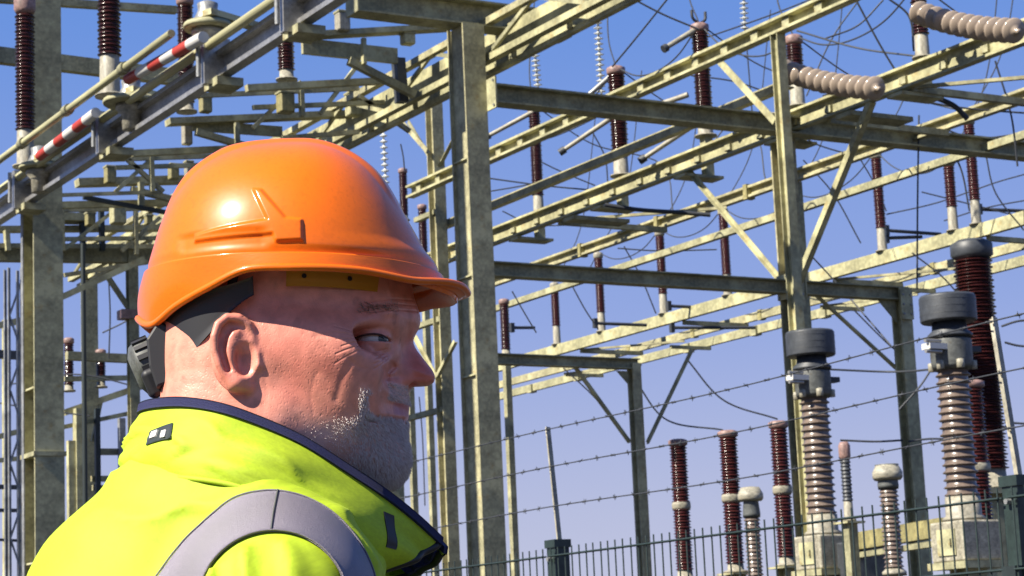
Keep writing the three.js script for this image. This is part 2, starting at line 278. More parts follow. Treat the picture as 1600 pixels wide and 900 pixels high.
// low frame of beams behind the collar
{ const Z = -30, p = onZ(118, 700, Z); const t = thing('low_steel_frame', 'low frame of pale rails and posts seen above the back of the yellow jacket', 'frame', V(p.x, 0, Z));
  for (const [x0, y0, x1, y1, w, m] of [[100, 645, 232, 600, .09, 'steelLit'], [96, 668, 230, 640, .06, 'steel2'], [150, 706, 215, 706, .09, 'steelShade'], [143, 748, 200, 748, .08, 'steelLit'], [145, 762, 190, 764, .08, 'steelShade'], [100, 592, 235, 590, .07, 'steel2'], [104, 556, 235, 562, .12, 'steelShade']]) part(t, 'rail', barG(onZ(x0, y0, Z), onZ(x1, y1, Z), w, w), M[m]);
  for (const [x, y, w, m] of [[121, 640, .16, 'steelLit'], [148, 640, .07, 'greenDark'], [107, 690, .1, 'steelLit'], [186, 655, .09, 'zinc'], [202, 650, .07, 'greenDark']]) { const q = onZ(x, y, Z); part(t, 'post', barG(V(q.x, 0, Z + .1), V(q.x, q.y, Z + .1), w, w, V(0, 0, -1)), M[m]); }
  part(t, 'brace', barG(onZ(158, 625, Z), onZ(145, 690, Z), .05, .05), M.steelLit); }
{ const Z = -24; const t = thing('side_rails', 'pale horizontal rails crossing behind the thick column with the clamp band', 'rail', V(onZ(0, 700, Z).x, 0, Z));
  for (const [x0, y0, x1, y1, w, m] of [[-30, 515, 45, 498, .07, 'steelLit'], [-30, 552, 40, 556, .09, 'slate'], [-30, 690, 45, 670, .06, 'steelLit'], [-30, 722, 45, 715, .05, 'steelLit'], [-30, 760, 50, 762, .05, 'slate'], [-30, 797, 60, 798, .04, 'slate'], [-30, 842, 55, 846, .03, 'wire'], [95, 465, 225, 405, .07, 'steelLit']]) part(t, 'rail', barG(onZ(x0, y0, Z), onZ(x1, y1, Z), w, w), M[m]);
  for (const x of [8, 30]) { const q = onZ(x, 500, Z - .1); part(t, 'post', barG(V(q.x, 0, Z - .1), V(q.x, q.y, Z - .1), .06, .06, V(0, 0, -1)), M.steelLit); } }

// ---- the left switch row: channel beam, brackets, insulators and blades
const XL = 5.9, YL = onX(180, 212, XL).y;
{ const t = zbeam('ZL', XL, YL, -120, 640, uS(.09, .19, .035), M.alu, 'shiny twin-flange beam carrying ribbed insulators and striped switch arms');
  const { a, b } = beams.ZL;
  const p2 = V(XL - .10, YL + .13, 0); part(t, 'upper_tube', tubeG(V(p2.x, p2.y, a.z), V(p2.x, p2.y, b.z), .035), M.steelLit);
  for (const px of [45, 178, 345, 470]) { const q = zAt(XL, YL, px); part(t, 'clamp', boxG(V(XL - .04, YL + .02, q.z), .20, .34, .07), M.alu); part(t, 'clamp_bolt', tubeG(V(XL - .17, YL - .1, q.z), V(XL - .17, YL + .17, q.z), .018), M.zinc); part(t, 'saddle', boxG(V(XL + .02, YL - .14, q.z), .20, .06, .24), M.steelShade); } 
  dropTo(t, XL + .02, YL - .1, [a.z + 1.2], .2, M.steelShade); }
// tapered cantilever brackets from the lattice girder
const XG = 11.0, YG = at(700, 104, 7.7).y;
function bracket(label, Z, rows) {
  const t = thing('cantilever_bracket', label, 'bracket', onZ(rows[0][1], rows[0][2], Z));
  for (const [n, x0, y0, x1, y1, w, h, m, dz = 0] of rows) part(t, n, barG(onZ(x0, y0, Z + dz), onZ(x1, y1, Z + dz), w, h), M[m]);
  return t;
}
bracket('olive tapered bracket under the cross arm end, touching the thick I-column', -20.4, [['top_bar', 480, 56, 704, 43, .18, .06, 'steelShade'], ['side_plate', 472, 72, 620, 88, .05, .17, 'steel2', -.05], ['strut', 545, 95, 648, 148, .08, .08, 'steelShade', .06], ['rail', 385, 138, 606, 126, .08, .07, 'steelLit', -.2], ['stub_post', 568, 60, 569, 100, .06, .04, 'steelLit', .12], ['hanger', 622, 92, 628, 160, .13, .11, 'slate', -.1]]);
bracket('olive tapered bracket just above the crown of the hard hat', -22.6, [['top_bar', 262, 191, 622, 175, .17, .07, 'steelShade'], ['side_plate', 300, 196, 440, 206, .05, .12, 'steelShade', -.05], ['strut', 306, 206, 410, 236, .08, .07, 'steelShade', .06], ['rail', 206, 240, 372, 232, .08, .07, 'steelLit', -.2], ['stub_post', 370, 192, 371, 224, .06, .05, 'steelShade', .12]]);
bracket('olive bracket behind the hard hat, level with its crown, with a dark lower bar', -24.8, [['top_bar', 120, 286, 330, 280, .17, .09, 'steelShade'], ['strut', 205, 296, 330, 326, .08, .07, 'steelShade', .06], ['rail', 84, 321, 300, 316, .08, .08, 'steelLit', -.2], ['stub_post', 220, 285, 221, 322, .08, .06, 'steelShade', .12], ['lower_bar', 130, 308, 330, 345, .05, .05, 'greenDark', .2]]);
bracket('lowest olive bracket with stub posts, beside the back rim of the hard hat', -27.0, [['top_bar', -30, 359, 330, 356, .16, .07, 'steelShade'], ['lower_beam', -30, 396, 262, 400, .16, .20, 'steelShade', -.06], ['rail', -30, 384, 300, 386, .07, .06, 'steel', .12], ['stub_post', 10, 360, 12, 392, .1, .06, 'steelLit', .16], ['stub_post', 74, 345, 76, 392, .1, .06, 'steelShade', .16], ['stub_post', 128, 330, 130, 392, .08, .06, 'greenDark', .16], ['stub_post', 158, 330, 160, 392, .08, .06, 'greenDark', .16], ['shelf_plate', 60, 340, 130, 342, .3, .1, 'steel2', .1]]);
bracket('thin rails and struts filling the gap between the two upper tapered brackets', -21.6, [['rail', 300, 150, 560, 138, .05, .05, 'steel'], ['rail', 395, 168, 600, 160, .05, .05, 'steel2'], ['strut', 395, 200, 470, 128, .045, .045, 'steel'], ['strut', 500, 178, 560, 100, .045, .045, 'steelLit'], ['rail', 440, 216, 560, 206, .05, .05, 'steel'], ['stub_post', 470, 130, 472, 182, .07, .05, 'steel2'], ['strut', 560, 150, 640, 205, .05, .05, 'steel']]);
bracket('thin rails and struts below the bracket at the crown of the hard hat', -23.8, [['rail', 150, 250, 330, 244, .05, .05, 'steel'], ['rail', 180, 262, 320, 258, .05, .05, 'steel2'], ['strut', 180, 300, 250, 236, .045, .045, 'steelLit'], ['strut', 255, 300, 200, 250, .05, .05, 'steel'], ['stub_post', 236, 236, 238, 300, .07, .05, 'steel2'], ['rail', 60, 306, 250, 300, .04, .04, 'steel']]);
bracket('thin rails and struts around the lowest bracket with stub posts', -26.2, [['rail', -30, 330, 240, 326, .05, .05, 'steel'], ['rail', 60, 374, 260, 372, .05, .05, 'steel2'], ['strut', 100, 390, 190, 320, .045, .045, 'steelLit'], ['strut', 190, 392, 250, 340, .05, .05, 'steel'], ['stub_post', 96, 320, 98, 392, .07, .05, 'steel2'], ['stub_post', 212, 330, 213, 398, .06, .05, 'steel'], ['rail', 100, 430, 230, 410, .06, .05, 'steel']]);
// lattice girder with solid pale web
{ const a = zAt(XG, 7.7, 40), b = zAt(XG, 7.7, 1100), yb = at(700, 132, 7.0), Yt = onX(700, 78, XG).y, Yb = onX(700, 134, XG).y;
  const za = zAt(XG, Yb, 120).z, zb = zAt(XG, Yb, 1150).z;
  const t = thing('lattice_girder', 'pale beige lattice girder with solid web passing behind the thick column top', 'girder', V(XG, Yb, (za + zb) / 2));
  part(t, 'web_plate', boxG(V(XG + .12, (Yt + Yb) / 2, (za + zb) / 2), .012, Yt - Yb, zb - za), M.steelLit);
  for (const y of [Yt, Yb]) part(t, 'chord', barG(V(XG - .1, y, za), V(XG - .1, y, zb), .09, .07), y === Yt ? M.steel : M.steelLit);
  part(t, 'chord', barG(V(XG + .03, Yb - .09, za), V(XG + .03, Yb - .09, zb), .07, .05), M.steelLit);
  const n = 16, st = (zb - za) / n;
  for (let k = 0; k < n; k++) part(t, 'diagonal', barG(V(XG - .1, k % 2 ? Yt : Yb, za + k * st), V(XG - .1, k % 2 ? Yb : Yt, za + (k + 1) * st), .035, .045), M.steelShade);
  for (let k = 0; k < n; k += 1) part(t, 'rung', barG(V(XG - .04, Yb - .09, za + (k + .5) * st), V(XG - .04, Yb + .03, za + (k + .5) * st), .03, .05), M.steelShade);
  part(t, 'support_post', prism(iS(.2, .2, .016, .012), V(XG + .02, 0, za + .5), V(XG + .02, Yb - .12, za + .5), V(0, 0, -1)), M.steelShade); }
// upper left cross members
{ const Z = -25.5, t = thing('cross_beam_pair', 'pair of horizontal beams behind the ribbed insulators of the shiny beam', 'beam', onZ(0, 85, Z));
  part(t, 'lower_beam', barG(onZ(-40, 82, Z), onZ(330, 128, Z), .12, .20), M.steelShade);
  part(t, 'upper_beam', barG(onZ(-40, -4, Z), onZ(275, 16, Z), .1, .09), M.steelShade);
  const p = onZ(-60, 40, Z); part(t, 'support_post', barG(V(p.x + .02, 0, Z), V(p.x + .02, p.y + 1, Z), .2, .2, V(0, 0, -1)), M.steelShade); }

// ---- post insulators
const shedCache = new Map();
function shedBody(h, r) {
  const n = Math.max(8, Math.round(h / .034)), key = n + ':' + r + ':' + h.toFixed(2); if (shedCache.has(key)) return shedCache.get(key);
  const p = [[0, 0], [r * .76, 0]], s = h / n;
  for (let i = 0; i < n; i++) { const y = i * s, R = i % 2 ? r * .93 : r; p.push([r * .77, y + s * .08], [R * .97, y + s * .2], [R, y + s * .32], [r * .80, y + s * .8]); }
  p.push([r * .76, h], [0, h]); const g = latheG(p, 18); shedCache.set(key, g); return g;
}
function local(parent, name, geo, mat, y = 0) { const m = new THREE.Mesh(geo, mat); m.name = name; m.position.y = y; m.castShadow = m.receiveShadow = true; parent.add(m); return m; }
function insulator(base, top, r, o = {}) {
  const h = top - base.y, c = o.cap ?? .09, f = o.foot ?? .10;
  const t = thing(o.name || 'post_insulator', o.label, 'insulator', base, o.group);
  local(t, 'base_flange', latheG([[0, 0], [r * 1.25, 0], [r * 1.25, .02], [r * .85, .03], [r * .8, f], [0, f]], 14), o.footMat || M.capPale);
  const body = h - c - f, n = o.units || 1;
  for (let k = 0; k < n; k++) { local(t, 'porcelain', shedBody(body / n - (k ? .06 : 0), r), o.mat || M.brown, f + k * body / n + (k ? .06 : 0)); if (k) local(t, 'joint_flange', latheG([[0, -.03], [r * .9, -.03], [r * 1.02, 0], [r * 1.02, .05], [r * .9, .075], [0, .075]], 14), o.jointMat || M.capPale, f + k * body / n); }
  local(t, 'end_cap', latheG([[0, h - c - .004], [r * .8, h - c - .004], [r * 1.05, h - c * .8], [r * 1.05, h - c * .2], [r * .7, h], [0, h]], 14), o.capMat || M.capPink);
  if (o.fork) for (const s of [-1, 1]) { const g = cableG([V(0, h, 0), V(s * .09, h + .06, 0), V(s * .10, h + .16, 0)], .018, 8, 6); local(t, 'fork_contact', g, M.wire); }
  return t;
}
const Xi = C2.x + .30, capsA = [], capsB = [];
const rowA = { label: 'tall brown post insulator with pinkish cap standing on the long channel beam', group: 'insulators on the long channel beam' };
for (const [bx, by, ty, r, fork] of [[842, 335, 160, .085, 0], [971, 276, 100, .115, 0], [1103, 214, 32, .108, 1], [1247, 168, 52, .10, 0], [1442, 92, -30, .09, 0]]) { const b = onX(bx, by, Xi); const t = insulator(b, onX(bx, ty, Xi).y, r, { ...rowA, fork, foot: .26, cap: .11, footMat: M.capPale }), yp = Y1 - .16 - b.y; capsA.push(V(b.x, onX(bx, ty, Xi).y, b.z)); local(t, 'pedestal', boxG(V(0, yp / 2, 0), .11, -yp, .11), M.steel2); local(t, 'mounting_plate', boxG(V(-.14, yp - .02, 0), .56, .035, .24), M.steel2); }
const XB = beams.Z3.X;
for (const [bx, by, ty] of [[871, 543, 440], [941, 522, 392], [1038, 492, 356], [1138, 462, 322], [1250, 428, 300], [1380, 388, 232], [1491, 362, 245], [1527, 352, 178]]) { const b = V(XB, Y1 + .095, zAt(XB, Y1, bx).z); capsB.push(V(b.x, onX(bx, ty, XB).y, b.z)); insulator(b, onX(bx, ty, XB).y, .085, { label: 'brown post insulator standing on the thick pale beam behind the low cross beam', group: 'insulators on the beam behind', mat: M.brownRed, foot: .36, cap: .12, footMat: M.capPale, capMat: M.capPale }); }
for (const [bx, by, ty, X] of [[791, 556, 466, 17], [632, 345, 262, 17.5], [663, 420, 318, 17.5]]) { const b = onX(bx, by, X); insulator(b, onX(bx, ty, X).y, .08, { label: 'small brown insulator showing beside the thick column edge', group: 'small insulators by the thick column', mat: M.brown }); 
  const t = thing('pedestal_post', 'slender post under a small brown insulator by the thick column', 'post', V(b.x, 0, b.z), 'pedestals by the thick column'); part(t, 'post', barG(V(b.x, 0, b.z), V(b.x, b.y, b.z), .1, .1, V(0, 0, -1)), M.steelShade); }
// left row
for (const [bx, by, ty, r] of [[40, 262, -12, .092], [172, 152, -110, .098]]) { const b = V(XL, YL + .10, zAt(XL, YL, bx + 8).z); const q = onX(bx, by, XL); insulator(V(XL, q.y, q.z), onX(bx, ty, XL).y, r, { label: 'ribbed dark brown insulator above the shiny twin-flange beam', group: 'insulators on the shiny beam', foot: .34, cap: .2 }); }
for (const [bx, by, ty, Z, n] of [[292, 176, -6, -23.5, 0], [448, 126, -40, -22, 0]]) { const q = onZ(bx, by, Z); insulator(q, onZ(bx, ty, Z).y, .10, { label: n ? '' : 'ribbed brown insulator half hidden behind the shiny twin-flange beam', group: 'insulators behind the shiny beam', foot: .12, cap: .12 }); }
for (const [bx, by, ty, Z] of [[108, 612, 528, -30.2], [158, 606, 546, -30.2]]) { const q = onZ(bx, by, Z); insulator(q, onZ(bx, ty, Z).y, .075, { label: 'small far insulator between the thick column and the green pole', group: 'small insulators above the low frame', capMat: M.capPink }); }
// bearing heads and turntable plates of the left switch row
for (const [hx, hy, d, w] of [[62, 262, 'in front of the thick column with the clamp band', .5], [205, 160, 'between the two large ribbed insulators', .62], [325, 42, 'by the red and white arm', .5]]) {
  const q = onX(hx, hy, XL - .05), t = thing('rotary_switch', `pale round switch head ${d}`, 'switch', q);
  local(t, 'turntable_plate', latheG([[0, -.02], [w * .34, -.02], [w * .36, 0], [w * .34, .025], [0, .025]], 18), M.steel2);
  local(t, 'bearing_housing', latheG([[0, -.22], [.07, -.22], [.075, -.1], [.12, -.06], [.12, -.02], [0, -.02]], 16), M.capPale);
  local(t, 'hub', latheG([[0, .025], [.09, .025], [.1, .06], [.07, .12], [.075, .17], [.03, .19], [0, .19]], 16), M.zinc);
  const a = new THREE.Mesh(boxG(V(0, 0, 0), .5, .045, .09), M.steelLit); a.name = 'lever'; a.position.set(.16, .06, .05); a.rotation.y = .4; t.add(a);
}
// switch blades: lit tube and striped arms
{ const a = onX(-30, 272, XL - .3), b = onX(268, 52, XL - .3); const t = thing('switch_blade_tube', 'slim pale tube running parallel above the shiny twin-flange beam', 'tube', a); part(t, 'tube', tubeG(a, b, .03), M.steelLit); for (const k of [.25, .5, .78]) { const p = a.clone().lerp(b, k), q = a.clone().lerp(b, k + .02); part(t, 'collar', tubeG(p, q, .045), M.steelShade); } }
for (const [x0, y0, x1, y1, d] of [[62, 244, 150, 176, 'beside the thick column with the clamp band'], [200, 124, 318, 58, 'next to the topmost switch head']]) {
  const a = onX(x0, y0, XL - .22), b = onX(x1, y1, XL - .22), t = thing('striped_switch_arm', `red and white striped switch arm ${d}`, 'switch arm', a), n = 6;
  for (let k = 0; k < n; k++) part(t, k % 2 ? 'white_segment' : 'red_segment', tubeG(a.clone().lerp(b, k / n), a.clone().lerp(b, (k + 1) / n), .042, .042, 12), k % 2 ? M.white : M.red);
}
// small fittings among the brackets (yellow and pale terminal boxes)
for (const [x, y, Z, w, h, m] of [[446, 162, -21.5, .17, .22, 'yellow'], [535, 35, -20.3, .14, .2, 'capPale'], [321, 165, -22.4, .13, .17, 'yellow'], [172, 275, -24.6, .13, .2, 'yellow'], [271, 270, -24.6, .12, .18, 'yellow'], [295, 268, -24.4, .1, .22, 'capPale'], [292, 208, -22.8, .11, .28, 'capPale'], [184, 336, -26, .18, .24, 'steelLit'], [141, 344, -26.5, .12, .16, 'yellow'], [232, 345, -26.6, .1, .12, 'yellow'], [552, 165, -22.2, .16, .26, 'steelLit'], [637, 62, -20.4, .14, .12, 'steelLit']]) {
  const q = onZ(x, y, Z), t = thing('terminal_box', { yellow: 'small yellow terminal box clamped among the tapered brackets', capPale: 'small pale round-topped fitting among the tapered brackets', steelLit: 'small beige junction box among the tapered brackets' }[m], 'box', V(q.x, q.y - h / 2, q.z), { yellow: 'yellow boxes on the brackets', capPale: 'pale fittings on the brackets', steelLit: 'beige boxes on the brackets' }[m]);
  local(t, 'housing', new RoundedBoxGeometry(w, h, w * .9, 2, .02), M[m], h / 2); local(t, 'lid', new RoundedBoxGeometry(w * 1.1, .03, w, 1, .008), M.steelShade, h + .008);
}

// ---- current transformers
function transformer(label, X, cx, capTop, capBot, headBot, insBot, baseBot, capW, lx) {
  const c = onX(cx + lx, baseBot, X), y = (py) => onX(cx, py, X).y, D = c.clone().sub(EYE).dot(camF), u = D / FPX;
  const t = thing('current_transformer', label, 'transformer', V(c.x, 0, c.z), 'current transformers behind the fence');
  const R = capW * u / 2, yb = y(baseBot), yi = y(insBot), yh = y(headBot), yc = y(capBot), yt = y(capTop), ri = R * .60;
  const cap = local(t, 'expansion_cap', latheG([[0, 0], [R * .95, 0], [R, .015], [R, yt - yc - .03], [R * .95, yt - yc - .008], [R * .6, yt - yc], [0, yt - yc + .01]], 32), M.slate, yc);
  for (let k = 1; k < 4; k++) local(cap, 'groove_ring', latheG([[R * .99, -.004], [R * 1.012, 0], [R * .99, .004]], 32), M.slate, (yt - yc) * k / 4);
  local(t, 'neck', latheG([[0, 0], [R * .78, 0], [R * .8, .03], [R * .62, .07], [R * .6, (yc - yh) * .34 + .002], [0, (yc - yh) * .34 + .002]], 24), M.slate, yh + (yc - yh) * .66);
  local(t, 'head_tank', latheG([[0, 0], [R * .66, 0], [R * .72, .04], [R * .74, .1], [R * .74, (yc - yh) * .6], [R * .68, (yc - yh) * .66], [0, (yc - yh) * .66]], 24), M.tank, yh);
  for (const a of [2.2, 3.4, 4.4, 5.6]) { const b = new THREE.Mesh(latheG([[0, -.02], [.035, -.02], [.035, .05], [0, .06]], 10), M.capPale); b.name = 'head_bolt'; b.position.set(Math.cos(a) * R * .72, yh + .02, -Math.sin(a) * R * .72); t.add(b); }
  const n = 17, p = [[0, 0], [ri * .84, 0]], H = yh - yi; for (let i = 0; i < n; i++) { const q = i * H / n, s = H / n; p.push([ri * .86, q + s * .06], [ri * 1.02, q + s * .18], [ri * 1.03, q + s * .28], [ri * .87, q + s * .55], [ri * .86, q + s * .95]); } p.push([ri * .84, H], [0, H]);
  local(t, 'porcelain', latheG(p, 26), M.porcelain, yi);
  const bx = R * 1.15, bh = yi - yb;
  local(t, 'base_box', new RoundedBoxGeometry(bx * 1.5, bh * .62, bx * 1.5, 2, .02), M.capPale, yb + bh * .31);
  local(t, 'base_collar', latheG([[0, 0], [ri * 1.25, 0], [ri * 1.25, .03], [ri * 1.05, .05], [ri * 1.02, bh * .38], [0, bh * .38]], 22), M.capPale, yb + bh * .62);
  const d = new THREE.Mesh(boxG(V(0, 0, 0), .02, bh * .4, bx * .8), M.steel2); d.name = 'terminal_door'; d.position.set(-bx * .76, yb + bh * .3, 0); t.add(d);
  local(d, 'door_handle', boxG(V(-.02, 0, .06), .02, .06, .02), M.steelShade);
  // side terminal: flat palms and studs towards the camera's left
  const T = new THREE.Mesh(boxG(V(0, 0, 0), .20, .05, .11), M.white); T.name = 'terminal_palm'; T.position.set(-R * .95, yh + (yc - yh) * .45, .06); t.add(T);
  for (const k of [-1, 1]) { const s = new THREE.Mesh(tubeG(V(-.13, k * .045, .03), V(.04, k * .045, .03), .018), M.alu); s.name = 'terminal_stud'; T.add(s); }
  const T2 = new THREE.Mesh(boxG(V(0, 0, 0), .16, .05, .1), M.wire); T2.name = 'terminal_palm'; T2.position.set(R * .9, yh + (yc - yh) * .45, 0); t.add(T2);
  // stand
  local(t, 'stand_post', prism(iS(.22, .22, .016, .012), V(0, 0, 0), V(0, yb - .06, 0), V(0, 0, -1)), M.steel2);
  local(t, 'stand_plate', boxG(V(0, 0, 0), bx * 1.7, .06, bx * 1.7), M.steelShade, yb - .03);
  return { t, R, u, yb, yi, yh, yc, c };
}
const XT = 13.2;
const ct1 = transformer('current transformer with grey drum cap in front of the column with knee braces', XT, 1272, 515, 556, 622, 806, 892, 78, 18);
const ct2 = transformer('current transformer with grey drum cap in front of the dark ribbed bushing', XT - .5, 1490, 458, 502, 578, 778, 880, 90, 22);
// support beam between the two transformers
{ const a = ct1.c, b = ct2.c, y = onX(1400, 838, XT).y; const t = thing('transformer_support_beam', 'yellowish steel beam linking the bases of the two transformers', 'beam', V(a.x, y, a.z)); part(t, 'beam', barG(V(a.x + .1, y, a.z + .4), V(b.x + .1, y, b.z - .35), .12, .16), M.yellow); part(t, 'lower_rail', barG(V(a.x + .1, y - .13, a.z + .4), V(b.x + .1, y - .13, b.z - .35), .08, .05), M.steelShade); }
{ const q = onX(1338, 858, XT + .2); const t = thing('control_cabinet', 'dark control cabinet beside the base of the transformer', 'cabinet', V(q.x, 0, q.z)); local(t, 'cabinet_box', new RoundedBoxGeometry(.42, .42, .4, 2, .02), M.slate, onX(1338, 880, XT).y); local(t, 'stand_post', boxG(V(0, 0, 0), .12, onX(1338, 880, XT).y - .2, .12), M.steelShade, (onX(1338, 880, XT).y - .2) / 2); local(t, 'cabinet_door', boxG(V(0, 0, 0), .36, .34, .012), M.tank, onX(1338, 880, XT).y).position.z = .208; }
// dark ribbed bushing behind the second transformer
{ const X = 15.2, b = onX(1548, 765, X); const t = insulator(V(b.x, b.y, b.z), onX(1530, 372, X).y, .205, { name: 'ribbed_bushing', label: 'big dark brown ribbed bushing with grey lid behind the transformer', mat: M.brownRed, capMat: M.slate, cap: .2, foot: .2, units: 1 });
  const s = thing('bushing_stand', 'steel stand under the big dark ribbed bushing', 'stand', V(b.x, 0, b.z)); part(s, 'post', barG(V(b.x, 0, b.z), V(b.x, b.y, b.z), .3, .3, V(0, 0, -1)), M.steel2); part(s, 'top_plate', boxG(V(b.x, b.y - .03, b.z), .55, .06, .55), M.steelShade); }
// red ribbed insulators on low stands
for (const [bx, by, ty, X, lab, d] of [[1071, 905, 684, 14.2, 1, .105], [1150, 895, 670, 14.2, 1, .108], [1230, 885, 655, 14.0, 1, .10], [1538, 880, 590, 14.4, 2, .13]]) {
  const b = onX(bx, by, X), t = insulator(b, onX(bx, ty, X).y, d, { label: lab === 1 ? 'rust red two-part insulator standing behind the fence with a pale joint' : 'short rust red insulator between the transformer and the fence post', group: 'red insulators behind the fence', mat: M.brownRed, units: 2, capMat: M.capPink, cap: .08, jointMat: M.capPale });
  if (lab === 2) { delete t.userData.group; }
  const s = thing('insulator_stand', lab === 1 ? 'steel stand under a rust red two-part insulator' : 'steel stand under the short rust red insulator', 'stand', V(b.x, 0, b.z), lab === 1 ? 'stands of the red insulators' : undefined);
  part(s, 'post', prism(iS(.16, .16, .014, .01), V(b.x, 0, b.z), V(b.x, b.y - .02, b.z), V(0, 0, -1)), M.steel2); part(s, 'top_plate', boxG(V(b.x, b.y - .012, b.z), .3, .02, .3), M.steelShade);
}
// slim surge arresters with mushroom heads
for (const [bx, by, ty, X, w] of [[1184, 960, 758, 11.5, .075], [1398, 900, 722, 11, .078]]) {
  const b = onX(bx, by, X), top = onX(bx, ty, X).y, t = thing('surge_arrester', bx < 1300 ? 'slim surge arrester with pale mushroom head beside a rust red insulator' : 'slim surge arrester with pale mushroom head between the two transformers', 'arrester', b), h = top - b.y;
  local(t, 'base_flange', latheG([[0, 0], [w * 1.2, 0], [w * 1.2, .03], [w * .8, .06], [0, .06]], 14), M.capPale);
  local(t, 'housing', shedBody(h * .70, w), M.porcelain, .06);
  local(t, 'neck', latheG([[0, 0], [w, 0], [w * 1.05, .03], [w * .9, .14], [w * 1.2, .19], [0, .19]], 16), M.tank, .06 + h * .70);
  local(t, 'mushroom_head', latheG([[0, 0], [w * 1.3, 0], [w * 1.5, .02], [w * 1.5, .06], [w * 1.1, .12], [0, .13]], 18), M.capPale, h - .13);
  const s = thing('arrester_stand', bx < 1300 ? 'steel stand under the surge arrester beside a rust red insulator' : 'steel stand under the surge arrester between the transformers', 'stand', V(b.x, 0, b.z)); part(s, 'post', tubeG(V(b.x, 0, b.z), V(b.x, b.y, b.z), .06), M.steelLit); part(s, 'base_plate', boxG(V(b.x, .015, b.z), .3, .03, .3), M.steelShade);
}
{ const X = 12.4, b = onX(1327, 815, X), t = insulator(b, onX(1322, 690, X).y, .05, { label: 'thin pale topped rod insulator between the two current transformers', mat: M.slate, foot: .18, cap: .16 }); const s = thing('rod_stand', 'post under the thin rod insulator beside the transformer', 'stand', V(b.x, 0, b.z)); part(s, 'post', barG(V(b.x, 0, b.z), V(b.x, b.y, b.z), .1, .1, V(0, 0, -1)), M.steelShade); part(s, 'top_plate', boxG(V(b.x, b.y - .01, b.z), .2, .018, .2), M.steelShade); }

// ---- strings of disc insulators
function discString(a, b, n, r, label, group, matTop, matLow, sag = 0) {
  const t = thing('disc_insulator_string', label, 'insulator', a, group), d = b.clone().sub(a), L = d.length(), s = L / n;
  const g = latheG([[0, -s * .5], [r * .2, -s * .5], [r * .22, -s * .2], [r * .55, -s * .16], [r * .92, -s * .05], [r, s * .06], [r * .93, s * .14], [r * .5, s * .22], [r * .36, s * .42], [r * .3, s * .5], [0, s * .5]], 16);
  const up = d.clone().normalize();
  for (let k = 0; k < n; k++) { const f = (k + .5) / n, m = new THREE.Mesh(g, k % 4 === 3 ? matLow : matTop); m.name = 'insulator_disc'; m.position.copy(d).multiplyScalar(f); m.position.y -= sag * 4 * f * (1 - f); m.quaternion.setFromUnitVectors(V(0, -1, 0), up); m.castShadow = m.receiveShadow = true; t.add(m); }
  return t;
}
discString(onD(1222, 108, 23.6), onD(1374, 138, 21.4), 12, .12, 'sagging string of pale discs ending at the long channel beam', undefined, M.discBrown, M.discBrown, .05);
discString(onD(1432, 18, 22), onD(1592, 48, 20.0), 12, .12, 'sagging string of pale discs near the end of the long channel beam top', undefined, M.discBrown, M.discBrown, .05);
for (const [x0, y0, x1, y1, D, n] of [[836, 84, 842, 152, 33, 9], [934, 32, 941, 172, 33, 17], [1162, -6, 1164, 48, 33, 7], [599, 208, 603, 290, 38, 9]]) discString(onD(x0, y0, D), onD(x1, y1, D), n, .07, 'hanging vertical string of small white glass discs', 'hanging glass disc strings', M.glass, M.glass);
// ---- short contact tubes between the switches
for (const [x0, y0, x1, y1, d] of [[760, 214, 838, 172, 0], [877, 237, 962, 180, 0], [1002, 250, 1098, 186, 0], [1038, 76, 1094, 42, 0], [872, 190, 955, 118, 1], [975, 182, 1075, 148, 0], [848, 164, 896, 157, 0], [1130, 184, 1238, 178, 0]]) {
  const a = onX(x0, y0, Xi - .5), b = onX(x1, y1, Xi), t = thing('contact_tube', 'short pale contact tube reaching out from an insulator on the long channel beam', 'tube', a, 'contact tubes at the insulator caps');
  part(t, 'tube', tubeG(a, b, .03, .036), d ? M.zinc : M.capPale); part(t, 'clamp', tubeG(a.clone().lerp(b, -.03), a.clone().lerp(b, .07), .05), M.wire);
}
